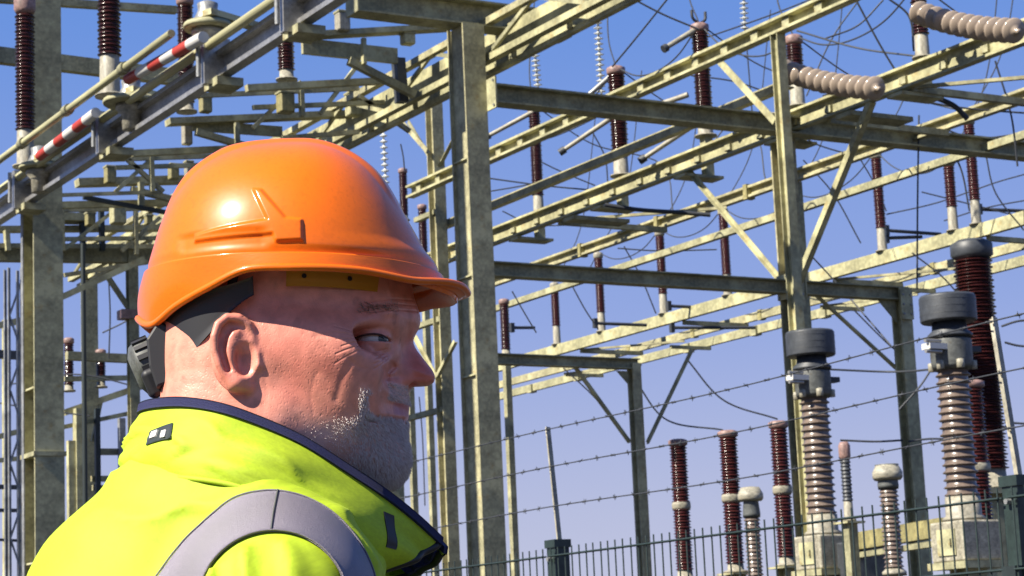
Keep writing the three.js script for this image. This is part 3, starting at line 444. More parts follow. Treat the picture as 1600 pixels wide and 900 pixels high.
// ---- wires
const wire = (label, pts, r, group) => { const t = thing('wire', label, 'wire', pts[0], group); part(t, 'conductor', cableG(pts, r), M.wire); return t; };
const W = (arr) => arr.map(([x, y, D]) => onD(x, y, D));
const thin = 'thin dark conductor crossing the sky between beams', tg = 'thin sky conductors';
for (const p of [
  [[1048, -8, 24], [1000, 52, 24.5], [957, 104, 25]], [[985, -4, 24], [1035, 22, 24], [1092, 46, 24]], [[1335, -5, 23], [1375, 70, 23], [1402, 115, 23]], [[1080, 118, 30], [1150, 128, 30], [1225, 155, 30]],
  [[1245, 48, 24], [1340, 75, 23.6], [1432, 88, 23]], [[755, 118, 30], [790, 140, 30], [838, 160, 29]], [[1386, -4, 22], [1420, 25, 22], [1428, 80, 22]], [[1100, 60, 30], [1200, 25, 30], [1290, -10, 30]],
  [[1436, 180, 25], [1434, 300, 25], [1433, 452, 25]], [[800, 455, 34], [820, 490, 34], [838, 520, 34]], [[893, 445, 34], [915, 485, 34], [935, 515, 34]], [[975, 385, 34], [1000, 430, 34], [1025, 490, 34]], [[1345, 250, 34], [1368, 290, 34], [1385, 330, 34]],
  [[760, 278, 30], [850, 290, 30], [960, 300, 30]], [[965, 388, 33], [1030, 392, 33], [1120, 390, 33]], [[1268, 400, 30], [1305, 440, 30], [1392, 540, 29]], [[1335, 485, 30], [1385, 535, 30], [1400, 548, 30]],
  [[1072, 560, 27], [1130, 625, 27], [1215, 655, 27]], [[990, 590, 27], [1040, 655, 27], [1130, 672, 27]], [[880, 575, 33], [930, 622, 33], [985, 690, 33]], [[1405, 640, 24], [1440, 600, 24], [1465, 560, 24]],
  [[1313, 688, 22], [1370, 690, 22], [1410, 688, 22]], [[1420, 690, 22], [1450, 686, 22], [1480, 686, 22]], [[1290, 577, 22], [1390, 581, 22], [1470, 576, 21]], [[1570, 535, 20], [1590, 540, 20], [1620, 542, 20]], [[1565, 510, 20], [1590, 502, 20], [1620, 500, 20]], [[1570, 660, 20], [1600, 662, 20], [1640, 664, 20]],
  [[1475, 345, 33], [1540, 325, 33], [1620, 310, 33]], [[1385, 335, 33], [1460, 318, 33], [1520, 298, 33]], [[1520, 298, 33], [1560, 284, 33], [1640, 262, 33]], [[626, 225, 33], [630, 245, 33], [632, 266, 33]], [[1285, 150, 30], [1330, 135, 30], [1425, 105, 30]], [[1342, 0, 30], [1300, 60, 30], [1260, 150, 30]],
  [[830, 245, 33], [870, 265, 33], [930, 290, 33]], [[925, 205, 33], [945, 245, 33], [950, 290, 33]], [[1450, 190, 26], [1520, 215, 26], [1620, 205, 26]], [[1400, 150, 24], [1500, 168, 24], [1620, 178, 24]], [[770, 232, 33], [860, 215, 33], [960, 170, 33]], [[760, 300, 33], [840, 285, 33], [930, 255, 33]], [[1050, 262, 30], [1090, 248, 30], [1140, 190, 30]], [[1165, 50, 33], [1170, 110, 33], [1176, 185, 33]], [[1250, 210, 30], [1275, 225, 30], [1340, 245, 30]], [[1255, 250, 33], [1300, 300, 33], [1345, 380, 33]], [[1345, 130, 26], [1300, 165, 26], [1262, 205, 26]],
  [[1440, 300, 33], [1520, 320, 33], [1620, 345, 33]], [[1540, 240, 30], [1555, 300, 30], [1600, 360, 30]], [[1425, 395, 30], [1480, 440, 30], [1540, 520, 30]], [[1380, 0, 26], [1340, 40, 26], [1290, 60, 26]], [[1470, 210, 26], [1500, 260, 26], [1515, 330, 26]], [[785, 330, 36], [830, 350, 36], [900, 352, 36]], [[1555, 95, 24], [1580, 180, 24], [1590, 260, 24]],
  [[170, 440, 30], [172, 490, 30], [170, 560, 30]], [[20, 600, 30], [120, 585, 30], [235, 610, 30]], [[160, 520, 30], [200, 500, 30], [240, 470, 30]], [[0, 630, 30], [60, 640, 30], [140, 650, 30]], [[655, 620, 36], [660, 680, 36], [664, 790, 36]],
]) wire(thin, W(p), .011, tg);
// conductors that join the insulator caps, and droppers from the caps up to the busbars overhead
for (const [caps, sag] of [[capsA, .32], [capsB, .28]]) for (let i = 0; i < caps.length - 1; i++) { const a = caps[i], b = caps[i + 1], m = a.clone().lerp(b, .5); m.y -= sag; wire('sagging conductor between two neighbouring insulator caps', [a, a.clone().lerp(m, .5).add(V(0, -sag * .28, 0)), m, m.clone().lerp(b, .5).add(V(0, -sag * .28, 0)), b], .010, 'sagging links between insulator caps'); }
for (const c of capsA) { wire('dropper cable rising from an insulator cap on the channel beam', [c, c.clone().add(V(.5, .8, -.9)), c.clone().add(V(1.6, 3.4, -2.2))], .010, 'droppers of the channel beam row'); wire('slack jumper from an insulator cap to the parallel beam', [c, c.clone().add(V(.7, -.55, .3)), c.clone().add(V(1.5, -.9, .8)), V(beams.Z2.X, Y1 + .08, c.z + 1.1)], .009, 'slack jumpers of the channel beam row'); }
for (const c of capsB) wire('dropper cable rising from an insulator cap on the far beam', [c, c.clone().add(V(.3, .9, .5)), c.clone().add(V(.5, 3.2, 1.0))], .010, 'droppers of the far beam row');
// heavy dark cable under the channel beam on the right
wire('thick black cable drooping under the channel beam near a disc string', W([[1395, 130, 23], [1440, 145, 23], [1490, 165, 23], [1512, 186, 23]]), .03);
wire('thick black jumper cable under the channel beam near the brace', W([[945, 320, 27], [1000, 328, 27], [1060, 332, 27], [1110, 336, 27]]), .028);
// ---- dark rods and drive parts on the beam behind
for (const [x0, y0, x1, y1, D] of [[930, 505, 1010, 508, 37], [1045, 478, 1130, 482, 37], [1050, 512, 1180, 512, 37], [1385, 372, 1440, 370, 34], [1530, 327, 1610, 330, 33], [1385, 360, 1470, 366, 34], [800, 512, 835, 512, 38]]) { const a = onD(x0, y0, D), b = onD(x1, y1, D + .3), t = thing('drive_rod', 'dark horizontal drive rod beside an insulator foot', 'rod', a, 'drive rods at the insulator feet'); part(t, 'rod', tubeG(a, b, .028), M.wire); part(t, 'lever', boxG(a, .07, .16, .07), M.wire); }
// ================================================================== fence with barbed wire
{
  const X = 4.3, top = 1.945, P1z = onX(872, 862, X + .05).z, step = onX(1590, 762, X + .05).z - P1z, rodR = .0028;
  const rodG = new THREE.CylinderGeometry(rodR, rodR, top - .05, 6); rodG.translate(0, (top - .05) / 2 + .05, 0);
  const names = ['green wire mesh panel beyond the thin fence post', 'green wire mesh panel in front of the transformer row, between the two fence posts', 'green wire mesh panel past the dark corner post'];
  for (let k = -1; k < 2; k++) {
    const z0 = P1z + k * step, z1 = z0 + step, t = thing('mesh_fence', names[k + 1], 'fence panel', V(X, 0, (z0 + z1) / 2), 'mesh panels of the fence');
    const n = 50, half = (z1 - z0) / 2;
    for (let i = 0; i < n; i++) { const m = new THREE.Mesh(rodG, M.green); m.name = 'vertical_rod'; m.position.z = -half + .03 + (2 * half - .06) * i / (n - 1); m.position.x = rr(-.0008, .0008); m.rotation.x = rr(-.0012, .0012); m.castShadow = m.receiveShadow = true; t.add(m); }
    for (let y = top - .03; y > .05; y -= .2) for (const s of [-1, 1]) { const g = tubeG(V(X + s * .0074, y, z0 + .02), V(X + s * .0074, y, z1 - .02), .0034, .0034, 6); part(t, 'horizontal_rod', g, M.green); }
  }
  const posts = [[0, [866, 848], [853, 668], 'green fence post with pale cranked arm against the open sky', M.capPale], [1, [1577, 745], [1549, 497], 'dark corner fence post with pale cranked arm in front of the ribbed bushing', M.capPale], [-1, [628, 880], [618, 780], 'fence post hidden behind the yellow collar', M.zinc]];
  const armTops = {};
  for (const [k, lo, hi, label, m] of posts) {
    const z = P1z + k * step, t = thing('fence_post', label, 'fence post', V(X + .05, 0, z));
    part(t, 'post', prism(rectS(.062, .062), V(X + .05, 0, z), V(X + .05, top + .012, z), V(0, 0, -1)), M.green);
    part(t, 'post_cap', boxG(V(X + .05, top + .018, z), .074, .03, .074), M.green);
    for (const y of [.35, 1.0, 1.7]) part(t, 'panel_clamp', boxG(V(X + .005, y, z), .03, .05, .055), M.greenDark);
    const a = V(X + .05, top + .033, z), b = k < 0 ? V(X + .05, 2.42, z - .03) : onX(hi[0], hi[1], X + .05);
    part(t, 'cranked_arm', prism(lS(.024, .024, .004), a, b, V(-1, 0, .3)), m);
    part(t, 'arm_bolt', tubeG(V(X, top - .04, z), V(X + .09, top - .04, z), .008), M.zinc);
    armTops[k] = b;
  }
  const strands = [['topmost strand of barbed wire, at the tips of the fence arms', 1.0], ['middle strand of barbed wire on the fence arms', .66], ['lowest strand of barbed wire, just above the mesh panels', .30]];
  for (const [label, f] of strands) {
    const P = (k) => V(X + .05, top + .033, P1z + k * step).lerp(armTops[k] || armTops[-1], f * .97);
    const p0 = P(-1), p1 = P(0), p2 = P(1), d = p2.clone().sub(p1);
    const pts = [p0, p0.clone().lerp(p1, .5).add(V(0, -.012, 0)), p1, p1.clone().lerp(p2, .5).add(V(0, -.014, 0)), p2, p2.clone().addScaledVector(d, .5).add(V(0, -.01, 0))];
    pts.forEach(p => p.x -= .02);
    const t = thing('barbed_wire', label, 'barbed wire', p1), c = new THREE.CatmullRomCurve3(pts);
    part(t, 'wire_strand', new THREE.TubeGeometry(c, 160, .0024, 5, false), M.wire);
    const n = 58, bg = merge([tubeG(V(-.010, -.005, 0), V(.010, .005, 0), .0016, .0008, 4), tubeG(V(.003, .010, .003), V(-.003, -.010, -.003), .0016, .0008, 4), tubeG(V(0, 0, -.011), V(0, 0, .011), .0036, .0036, 5)]);
    for (let i = 0; i < n; i++) { const m = new THREE.Mesh(bg, M.wire); m.name = 'barb'; m.position.copy(c.getPointAt((i + .5 + rr(-.1, .1)) / n)).sub(p1); m.rotation.z = rr(0, 6); m.rotation.y = rr(-.3, .3); t.add(m); }
  }
}
// ================================================================== the person (head turned to the right of the camera) and the hard hat
const DIST = 1.75, PO = onD(480, 560, DIST);
const levelF = V(Math.sin(yaw), 0, -Math.cos(yaw));
const hZ = levelF.clone().negate();
const hX = levelR.clone().multiplyScalar(Math.cos(roll)).addScaledVector(V(0, 1, 0), Math.sin(roll));
const hY = V(0, 1, 0).multiplyScalar(Math.cos(roll)).addScaledVector(levelR, -Math.sin(roll));
const headM = new THREE.Matrix4().makeBasis(hX, hY, hZ).setPosition(PO);
// point of the figure at depth z from its middle plane (metres, towards its right hand side)
function L(px, py, z = 0) { const d = ray(px, py), o = EYE.clone().sub(PO), k = (z - o.dot(hZ)) / d.dot(hZ), p = o.addScaledVector(d, k); return V(p.dot(hX), p.dot(hY), z); }
const S = DIST / FPX;
const SX = (x) => x / S + 480, SY = (y) => { const a = L(480, 400).y, b = L(480, 720).y; return 400 + (y - a) / (b - a) * 320; };   // nominal outline units on the middle plane
const downL = V(-V(0, 1, 0).dot(hX), -V(0, 1, 0).dot(hY), 0);

const len3 = (x, y, z) => Math.sqrt(x * x + y * y + z * z);
const ell = (x, y, z, c, rx, ry, rz) => { const a = (x - c.x), b = (y - c.y), d = (z - c.z); const k0 = len3(a / rx, b / ry, d / rz), k1 = len3(a / (rx * rx), b / (ry * ry), d / (rz * rz)); return k1 < 1e-9 ? -Math.min(rx, ry, rz) : k0 * (k0 - 1) / k1; };
const cap = (x, y, z, a, b, ra, rb) => { const bx = b.x - a.x, by = b.y - a.y, bz = b.z - a.z, px = x - a.x, py = y - a.y, pz = z - a.z; const h = clamp((px * bx + py * by + pz * bz) / (bx * bx + by * by + bz * bz)); return len3(px - bx * h, py - by * h, pz - bz * h) - (ra + (rb - ra) * h); };
const smin = (a, b, k) => { const h = Math.max(k - Math.abs(a - b), 0) / k; return Math.min(a, b) - h * h * k * .25; };
const smax = (a, b, k) => -smin(-a, -b, k);
function surfaceNet(f, lo, hi, cell) {
  const nx = Math.ceil((hi.x - lo.x) / cell) + 1, ny = Math.ceil((hi.y - lo.y) / cell) + 1, nz = Math.ceil((hi.z - lo.z) / cell) + 1;
  const F = new Float32Array(nx * ny * nz), id = (i, j, k) => (k * ny + j) * nx + i;
  // coarse pass first: far cells take the coarse value
  const B = 4, big = cell * B * 1.9;
  for (let k = 0; k < nz; k += B) for (let j = 0; j < ny; j += B) for (let i = 0; i < nx; i += B) {
    const c = f(lo.x + (i + 1.5) * cell, lo.y + (j + 1.5) * cell, lo.z + (k + 1.5) * cell), far = Math.abs(c) > big;
    for (let c2 = k; c2 < Math.min(k + B, nz); c2++) for (let b = j; b < Math.min(j + B, ny); b++) for (let a = i; a < Math.min(i + B, nx); a++) F[id(a, b, c2)] = far ? c : f(lo.x + a * cell, lo.y + b * cell, lo.z + c2 * cell);
  }
  const vid = new Int32Array(nx * ny * nz).fill(-1), pos = [], idx = [];
  for (let k = 0; k < nz - 1; k++) for (let j = 0; j < ny - 1; j++) for (let i = 0; i < nx - 1; i++) {
    let m = 0; const v = []; for (let c = 0; c < 8; c++) { const q = F[id(i + (c & 1), j + ((c >> 1) & 1), k + (c >> 2))]; v.push(q); if (q < 0) m++; }
    if (m === 0 || m === 8) continue;
    let sx = 0, sy = 0, sz = 0, n = 0;
    for (let c = 0; c < 8; c++) for (const b of [1, 2, 4]) if (!(c & b)) { const p = v[c], q = v[c | b]; if ((p < 0) !== (q < 0)) { const t = p / (p - q); sx += (c & 1) + (b === 1 ? t : 0); sy += ((c >> 1) & 1) + (b === 2 ? t : 0); sz += (c >> 2) + (b === 4 ? t : 0); n++; } }
    vid[id(i, j, k)] = pos.length / 3; pos.push(lo.x + (i + sx / n) * cell, lo.y + (j + sy / n) * cell, lo.z + (k + sz / n) * cell);
  }
  const quad = (a, b, c, d, flip) => { if (a < 0 || b < 0 || c < 0 || d < 0) return; flip ? idx.push(a, c, b, a, d, c) : idx.push(a, b, c, a, c, d); };
  for (let k = 1; k < nz - 1; k++) for (let j = 1; j < ny - 1; j++) for (let i = 1; i < nx - 1; i++) {
    const s = F[id(i, j, k)] < 0;
    if (s !== (F[id(i + 1, j, k)] < 0)) quad(vid[id(i, j - 1, k - 1)], vid[id(i, j, k - 1)], vid[id(i, j, k)], vid[id(i, j - 1, k)], !s);
    if (s !== (F[id(i, j + 1, k)] < 0)) quad(vid[id(i - 1, j, k - 1)], vid[id(i - 1, j, k)], vid[id(i, j, k)], vid[id(i, j, k - 1)], !s);
    if (s !== (F[id(i, j, k + 1)] < 0)) quad(vid[id(i - 1, j - 1, k)], vid[id(i, j - 1, k)], vid[id(i, j, k)], vid[id(i - 1, j, k)], !s);
  }
  const g = new THREE.BufferGeometry(), P = new Float32Array(pos), N = new Float32Array(pos.length), e = cell * .6;
  for (let i = 0; i < P.length; i += 3) { const x = P[i], y = P[i + 1], z = P[i + 2]; let a = f(x + e, y, z) - f(x - e, y, z), b = f(x, y + e, z) - f(x, y - e, z), c = f(x, y, z + e) - f(x, y, z - e); const l = len3(a, b, c) || 1; N[i] = a / l; N[i + 1] = b / l; N[i + 2] = c / l; }
  g.setAttribute('position', new THREE.BufferAttribute(P, 3)); g.setAttribute('normal', new THREE.BufferAttribute(N, 3)); g.setIndex(idx); return g;
}

// ---- head
const prof = [[560, 330], [612, 390], [632, 440], [638, 470], [640.5, 492], [639, 506], [634, 517], [636, 524], [643, 536], [655, 551], [667, 567], [676, 579], [680, 588], [678, 597], [668, 603], [653, 604], [642, 603.5], [635.5, 607], [634, 616], [633, 626], [631.5, 634], [626, 640.5], [627, 646], [629.5, 654], [629, 663], [624, 672], [619, 682], [618.5, 695], [621, 710], [622, 724], [619, 737], [610, 747], [592, 752], [550, 745], [480, 720], [430, 660], [420, 500], [470, 380]].map(([x, y]) => { const p = L(x, y); return [p.x, p.y]; });
function poly2(x, y) {
  let d = 1e9, s = 1; const n = prof.length;
  for (let i = 0, j = n - 1; i < n; j = i++) {
    const [ax, ay] = prof[i], [bx, by] = prof[j], ex = bx - ax, ey = by - ay, wx = x - ax, wy = y - ay, h = clamp((wx * ex + wy * ey) / (ex * ex + ey * ey)), dx = wx - ex * h, dy = wy - ey * h; d = Math.min(d, dx * dx + dy * dy);
    const c1 = y >= ay, c2 = y < by, c3 = ex * wy > ey * wx; if ((c1 && c2 && c3) || (!c1 && !c2 && !c3)) s = -s;
  }
  return s * Math.sqrt(d);
}
const A = {
  cran: L(452, 425), face: L(548, 520), brow: L(600, 505), max: L(550, 622), gon: L(432, 655, .056), chin: L(592, 715, .014), neckT: L(385, 560), neckB: L(378, 880), cheek: L(528, 575, .050), zyg: L(455, 535, .071), eye: L(584, 531, .054),
  alar: L(622, 588, .0135), b1: L(632, 498, .006), b2: L(603, 500, .034), b3: L(560, 516, .053), lipU: L(620, 634, 0), lipC: L(580, 641, .026), lipL: L(618, 648, 0), m1: L(574, 642, .030), m2: L(628, 640.5, 0), n1: L(606, 590, .024), n2: L(572, 622, .038), n3: L(556, 668, .044), n4: L(562, 700, .040),
  c1: L(548, 552, .054), c2: L(534, 598, .058), c3: L(526, 632, .0585), tr1: L(337, 585, .03), tr2: L(335, 780, .03), sc1: L(395, 600, .062), sc2: L(520, 830, .03), bag1: L(570, 550, .046), bag2: L(606, 551, .026),
  nape: L(368, 500),
};
const earC = L(360, 548, .083);
const helix = [[398, 552, .077], [394, 528, .080], [388, 508, .083], [373, 497, .086], [355, 496, .088], [341, 507, .090], [335, 526, .091], [336, 548, .090], [343, 569, .089], [353, 586, .087], [364, 599, .085]].map(a => L(...a));
const antih = [[373, 513, .083], [363, 528, .0845], [358, 545, .0855], [359, 561, .0855], [366, 576, .084], [378, 583, .083]].map(a => L(...a));
const lobeA = L(372, 598, .083), lobeB = L(385, 604, .080), tragA = L(398, 556, .081), tragB = L(399, 570, .081), earIn = L(385, 550, .070), conch = L(384, 562, .0865), antitr = L(382, 587, .083), crus = L(386, 545, .080);
function earF(x, y, z) {
  if (z < .04) return 1; let d = ell(x, y, z, L0.ear, .017, .030, .0052);
  const R = [.0028, .0029, .0031, .0033, .0034, .0034, .0033, .0033, .0034, .0038, .0046];
  let h = 1; for (let i = 0; i < helix.length - 1; i++) h = Math.min(h, cap(x, y, z, helix[i], helix[i + 1], R[i], R[i + 1]));
  d = smin(d, h, .004);
  let a = 1; for (let i = 0; i < antih.length - 1; i++) a = Math.min(a, cap(x, y, z, antih[i], antih[i + 1], .0044, .0044));
  d = smin(d, a, .005);
  d = smin(d, cap(x, y, z, lobeA, lobeB, .0068, .0062), .006);
  d = smin(d, cap(x, y, z, tragA, tragB, .0042, .0046), .004);
  d = smin(d, cap(x, y, z, antitr, antitr.clone().add(V(.003, .002, -.003)), .0044, .004), .004);
  d = smax(d, -ell(x, y, z, conch, .0080, .0125, .011), .004);
  d = smax(d, -groove(x, y, z, scapha, .0026), .003);
  d = smin(d, cap(x, y, z, crus, L0.crusB, .0024, .0028), .003);
  return d;
}
const L0 = { ear: L(364, 549, .082), crusB: L(368, 542, .082) };
// wrinkles: fine valleys in the skin, as lines on the side of the head
const wrinkles = [
  [[[548, 533], [522, 532], [500, 534]], .0016, .0020],
  [[[552, 543], [578, 551], [606, 547]], .0013, .0020], [[[556, 553], [580, 561], [602, 557]], .0010, .0019], [[[544, 566], [560, 578], [572, 582]], .0007, .0018],
  [[[552, 572], [538, 600], [529, 630]], .0013, .0026], [[[608, 586], [588, 610], [572, 640], [563, 680]], .0026, .0032], [[[612, 566], [603, 578], [602, 592], [610, 603]], .0085, .0022],
  [[[574, 655], [586, 654], [606, 651], [640, 649]], .0125, .0019], [[[575, 478], [605, 472], [636, 474]], .0009, .0020], [[[578, 488], [606, 483], [636, 486]], .0008, .0018], [[[500, 590], [490, 620], [494, 650]], .0007, .0022], [[[420, 590], [424, 620], [420, 650]], .0008, .0024], [[[280, 600], [320, 606], [350, 622]], .0006, .0034],
].map(([p, d, w]) => { const q = p.map(([x, y]) => L(x, y, .05)), e = w * 3; return { p: q, d, w, x0: Math.min(...q.map(a => a.x)) - e, x1: Math.max(...q.map(a => a.x)) + e, y0: Math.min(...q.map(a => a.y)) - e, y1: Math.max(...q.map(a => a.y)) + e }; });
const scapha = [[389, 524], [376, 510], [360, 510], [349, 526], [347, 550], [355, 576]].map(([x, y]) => L(x, y, .088));
const groove = (x, y, z, pts, r) => { let d = 1; for (let i = 0; i < pts.length - 1; i++) d = Math.min(d, cap(x, y, z, pts[i], pts[i + 1], r, r)); return d; };
const yNose0 = L(640, 512).y, yNose1 = L(640, 530).y, yNose2 = L(640, 603).y, yLip = L(640, 610).y, yTip = L(660, 588).y, yChin = L(620, 690).y;
function headF(x, y, z0) {
  const z = Math.abs(z0);
  let d = ell(x, y, z, A.cran, .0935, .106, .0775);
  d = smin(d, ell(x, y, z, A.face, .042, .062, .056), .03);
  d = smin(d, ell(x, y, z, A.max, .034, .050, .046), .03);
  d = smin(d, cap(x, y, z, A.gon, A.chin, .022, .021), .035);
  d = smin(d, cap(x, y, z, A.neckT, A.neckB, .060, .066), .035);
  d = smin(d, cap(x, y, z, A.tr1, A.tr2, .034, .05), .03);
  d = smin(d, cap(x, y, z, A.sc1, A.sc2, .013, .016), .02);
  d = smin(d, ell(x, y, z, A.nape, .055, .06, .058), .03);
  d = smin(d, ell(x, y, z, A.zyg, .05, .018, .010), .022);
  d = smin(d, ell(x, y, z, A.cheek, .030, .026, .018), .024);
  d = smin(d, ell(x, y, z, A.mass, .052, .040, .0165), .026);
  // the middle profile: a ridge that widens inwards
  const q = poly2(x, y);
  if (q < .05) {
    const nose = smooth(yNose2 - .004, yNose2 + .006, y) * (1 - smooth(yNose1, yNose0 + .004, y)), low = 1 - smooth(yNose2 - .004, yNose2 + .006, y);
    const bulb = Math.exp(-(((y - yTip) / .010) ** 2));
    const w0 = mix(mix(.016, .015, low), .0052 + .005 * bulb, nose), sl = mix(mix(2.6, 1.7, low), .50, nose);
    d = smin(d, smax(q, z - Math.min(w0 + sl * Math.max(0, -q), mix(mix(.046, .040, low), .022, nose)), mix(.014, .008, nose)), mix(.014, .010, nose));
  }
  d = smin(d, ell(x, y, z, A.alar, .0115, .0090, .0062), .005);
  d = smin(d, Math.min(cap(x, y, z, A.b1, A.b2, .009, .0095), cap(x, y, z, A.b2, A.b3, .0095, .008)), .016);
  d = smax(d, -ell(x, y, z, A.eye, .024, .0100, .020), .009);
  d = smin(d, Math.min(cap(x, y, z, A.lipC, A.lipU, .0035, .0072), 1), .008);
  d = smin(d, cap(x, y, z, A.lipC, A.lipL, .0035, .0080), .008);
  d = smin(d, cap(x, y, z, A.bag1, A.bag2, .005, .004), .010);
  // eyelids round the ball
  const eb = len3(x - A.ball.x, y - A.ball.y, z - A.ball.z);
  if (eb < .03) {
    const u = (x - A.ball.x) / S, v = (A.ball.y - y) / S, yu = -3.6 + ((u + 1) / 34) ** 2 * 5, yl = 5.2 - ((u - 3) / 38) ** 2 * 5;
    const open = Math.max(yu - v, v - yl) * S;      // below 0 inside the slit
    d = smin(d, smax(eb - .0143, -open, .0012), .003);
  }
  // creases
  d = smax(d, -cap(x, y, z, A.m1, A.m2, .0034, .0040), .0022);
  d = smax(d, -len3((x - A.nostril.x) * 1, (y - A.nostril.y) * 1.6, (z - A.nostril.z) * 1.4) + .0058, .003);
  if (d < .012 && d > -.012 && z > .008) for (const w of wrinkles) { if (x < w.x0 || x > w.x1 || y < w.y0 || y > w.y1) continue; let q2 = 1; for (let i = 0; i < w.p.length - 1; i++) { const a = w.p[i], b = w.p[i + 1], ex = b.x - a.x, ey = b.y - a.y, h = clamp(((x - a.x) * ex + (y - a.y) * ey) / (ex * ex + ey * ey)); q2 = Math.min(q2, (x - a.x - ex * h) ** 2 + (y - a.y - ey * h) ** 2); } d += .30 * w.d * Math.exp(-q2 / (w.w * w.w)); }
  if (z0 > .04) d = smin(d, earF(x, y, z), .004); else if (z0 < -.04) d = smin(d, earF(x, y, z), .004);
  return d;
}
A.mass = L(468, 612, .051); A.ball = L(583, 531, .0375); A.nostril = L(640, 603, .0075);
console.log('head mesh');
const headG = surfaceNet(headF, V(L(205, 0).x, L(0, 905).y, -.112), V(.112, L(0, 300).y, .112), .0014);
// skin: cylindrical uv (metres) and vertex colours for redness, stubble shade of grey and blotches
const inRange = (v, a, b, s) => smooth(a - s, a + s, v) * (1 - smooth(b - s, b + s, v));
function beardMask(x, y, z) {      // where beard hair grows, 0..1, in outline units
  const X = SX(x), Y = SY(y);
  const jaw = smooth(655, 700, Y + (X - 500) * .16) * smooth(420, 520, X);
  const chin = smooth(520, 575, X) * smooth(672, 700, Y);
  const gotee = inRange(X, 572, 592, 7) * smooth(612, 640, Y) * (1 - inRange(Y, 632, 652, 3) * smooth(582, 590, X));
  const mous = smooth(572, 590, X) * inRange(Y, 608, 640, 4) * (1 - smooth(.036, .042, Math.abs(z)));
  const underlip = smooth(585, 600, X) * smooth(660, 668, Y);
  const side = inRange(X, 405, 445, 10) * smooth(560, 600, Y) * .35;
  const cheekSt = smooth(640, 690, Y) * smooth(400, 470, X) * .35;
  const lips = inRange(Y, 634, 657, 3) * smooth(580, 592, X);
  return clamp(Math.max(jaw, chin, gotee, mous, underlip, cheekSt) * (1 - lips));
}
{
  const P = headG.attributes.position, n = P.count, uv = new Float32Array(n * 2), col = new Float32Array(n * 3), cx = L(450, 0).x;
  for (let i = 0; i < n; i++) {
    const x = P.getX(i), y = P.getY(i), z = P.getZ(i), X = SX(x), Y = SY(y);
    uv[i * 2] = Math.atan2(Math.abs(z), x - cx) * .095 + .3; uv[i * 2 + 1] = y + .5;
    const big = fbm(x * 30, y * 30, z * 30 + 9, 3), fine = fbm(x * 160, y * 160, z * 160, 3);
    let r = .69, g = .262, b = .185;
    const red = clamp(smooth(610, 655, X) * inRange(Y, 525, 605, 14) * .8 + inRange(X, 500, 570, 30) * inRange(Y, 560, 620, 25) * .35 + inRange(X, 320, 400, 8) * inRange(Y, 480, 620, 10) * .35 * smooth(.07, .085, Math.abs(z)) + smooth(430, 400, Y) * .2 + big * .75 + .22 * fbm(x * 75 + 4, y * 75, z * 75, 3));
    g *= 1 - .36 * red; b *= 1 - .34 * red; r *= 1 - .05 * red;
    const k = 1 + .30 * fine + .10 * fbm(x * 420, y * 420, z * 420, 2) + .10 * big - .22 * smooth(.34, .46, fbm(x * 110, y * 110 + 7, z * 110, 2)); r *= k; g *= k; b *= k;
    const bm = beardMask(x, y, z) * (.75 + .5 * fine); if (bm > 0) { r = mix(r, .70, bm * .75); g = mix(g, .55, bm * .75); b = mix(b, .51, bm * .75); }
    const lip = inRange(Y, 635, 654, 3) * smooth(590, 600, X) * (1 - smooth(.024, .03, Math.abs(z))); r = mix(r, .44, lip); g = mix(g, .13, lip); b = mix(b, .13, lip);
    col.set([clamp(r), clamp(g), clamp(b)], i * 3);
  }
  headG.setAttribute('uv', new THREE.BufferAttribute(uv, 2)); headG.setAttribute('color', new THREE.BufferAttribute(col, 3));
}
// skin relief: pores, crow's feet, brow lines (heights only)
const skinBump = (() => {
  const n = 1024, w = .42, c = document.createElement('canvas'); c.width = c.height = n; const q = c.getContext('2d');
  q.fillStyle = '#808080'; q.fillRect(0, 0, n, n);
  const U = (px, py, z) => { const p = L(px, py, z); const cx = L(450, 0).x; return [((Math.atan2(z, p.x - cx) * .095 + .3 - .28) / w) * n, (1 - (p.y + .5 - .27) / w) * n]; };
  let s = 77; const r2 = () => { s = (s * 1664525 + 1013904223) >>> 0; return s / 4294967296; };
  for (let i = 0; i < 60000; i++) { const v = 128 + (r2() - .6) * 110; q.fillStyle = `rgba(${v},${v},${v},.35)`; const a = 1 + r2() * 2.2; q.fillRect(r2() * n, r2() * n, a, a * (.6 + r2())); }
  const line = (pts, wd, dark) => { for (const [k, al] of [[2.2, .35], [1, .75]]) { q.strokeStyle = `rgba(0,0,0,${dark * al})`; q.lineWidth = wd * k; q.lineCap = 'round'; q.beginPath(); const P = pts.map(a => U(...a)); q.moveTo(...P[0]); q.quadraticCurveTo(...P[1], ...P[2]); q.stroke(); } };
  for (const [y0, y1, y2, dk] of [[528, 521, 513, .9], [531, 527, 523, .6], [533, 533, 534, 1], [536, 540, 545, .8], [539, 547, 557, 1], [543, 556, 572, .7]]) line([[550, y0, .055], [526, y1, .062], [506 + r2() * 14, y2, .066]], 2.0, dk * .7);
  for (const o of [0, 5, 10, 15]) line([[598, 546 + o, .040], [578, 551 + o, .047], [556, 556 + o * 1.6, .053]], 2.2, .6);
  for (const y of [470, 478, 487]) line([[560, y + 3, .054], [600, y - 3, .04], [634, y, .012]], 2.6, .6);
  const t = new THREE.CanvasTexture(c); t.wrapS = t.wrapT = THREE.ClampToEdgeWrapping; t.repeat.set(1 / w, 1 / w); t.offset.set(-.28 / w, -.27 / w); return t;
})();
M.skin = new THREE.MeshPhysicalMaterial({ color: lin(.97, .97, .97), vertexColors: true, roughness: .42, bumpMap: skinBump, bumpScale: .0013, sheen: .15, sheenRoughness: .5, sheenColor: lin(.8, .4, .3) });

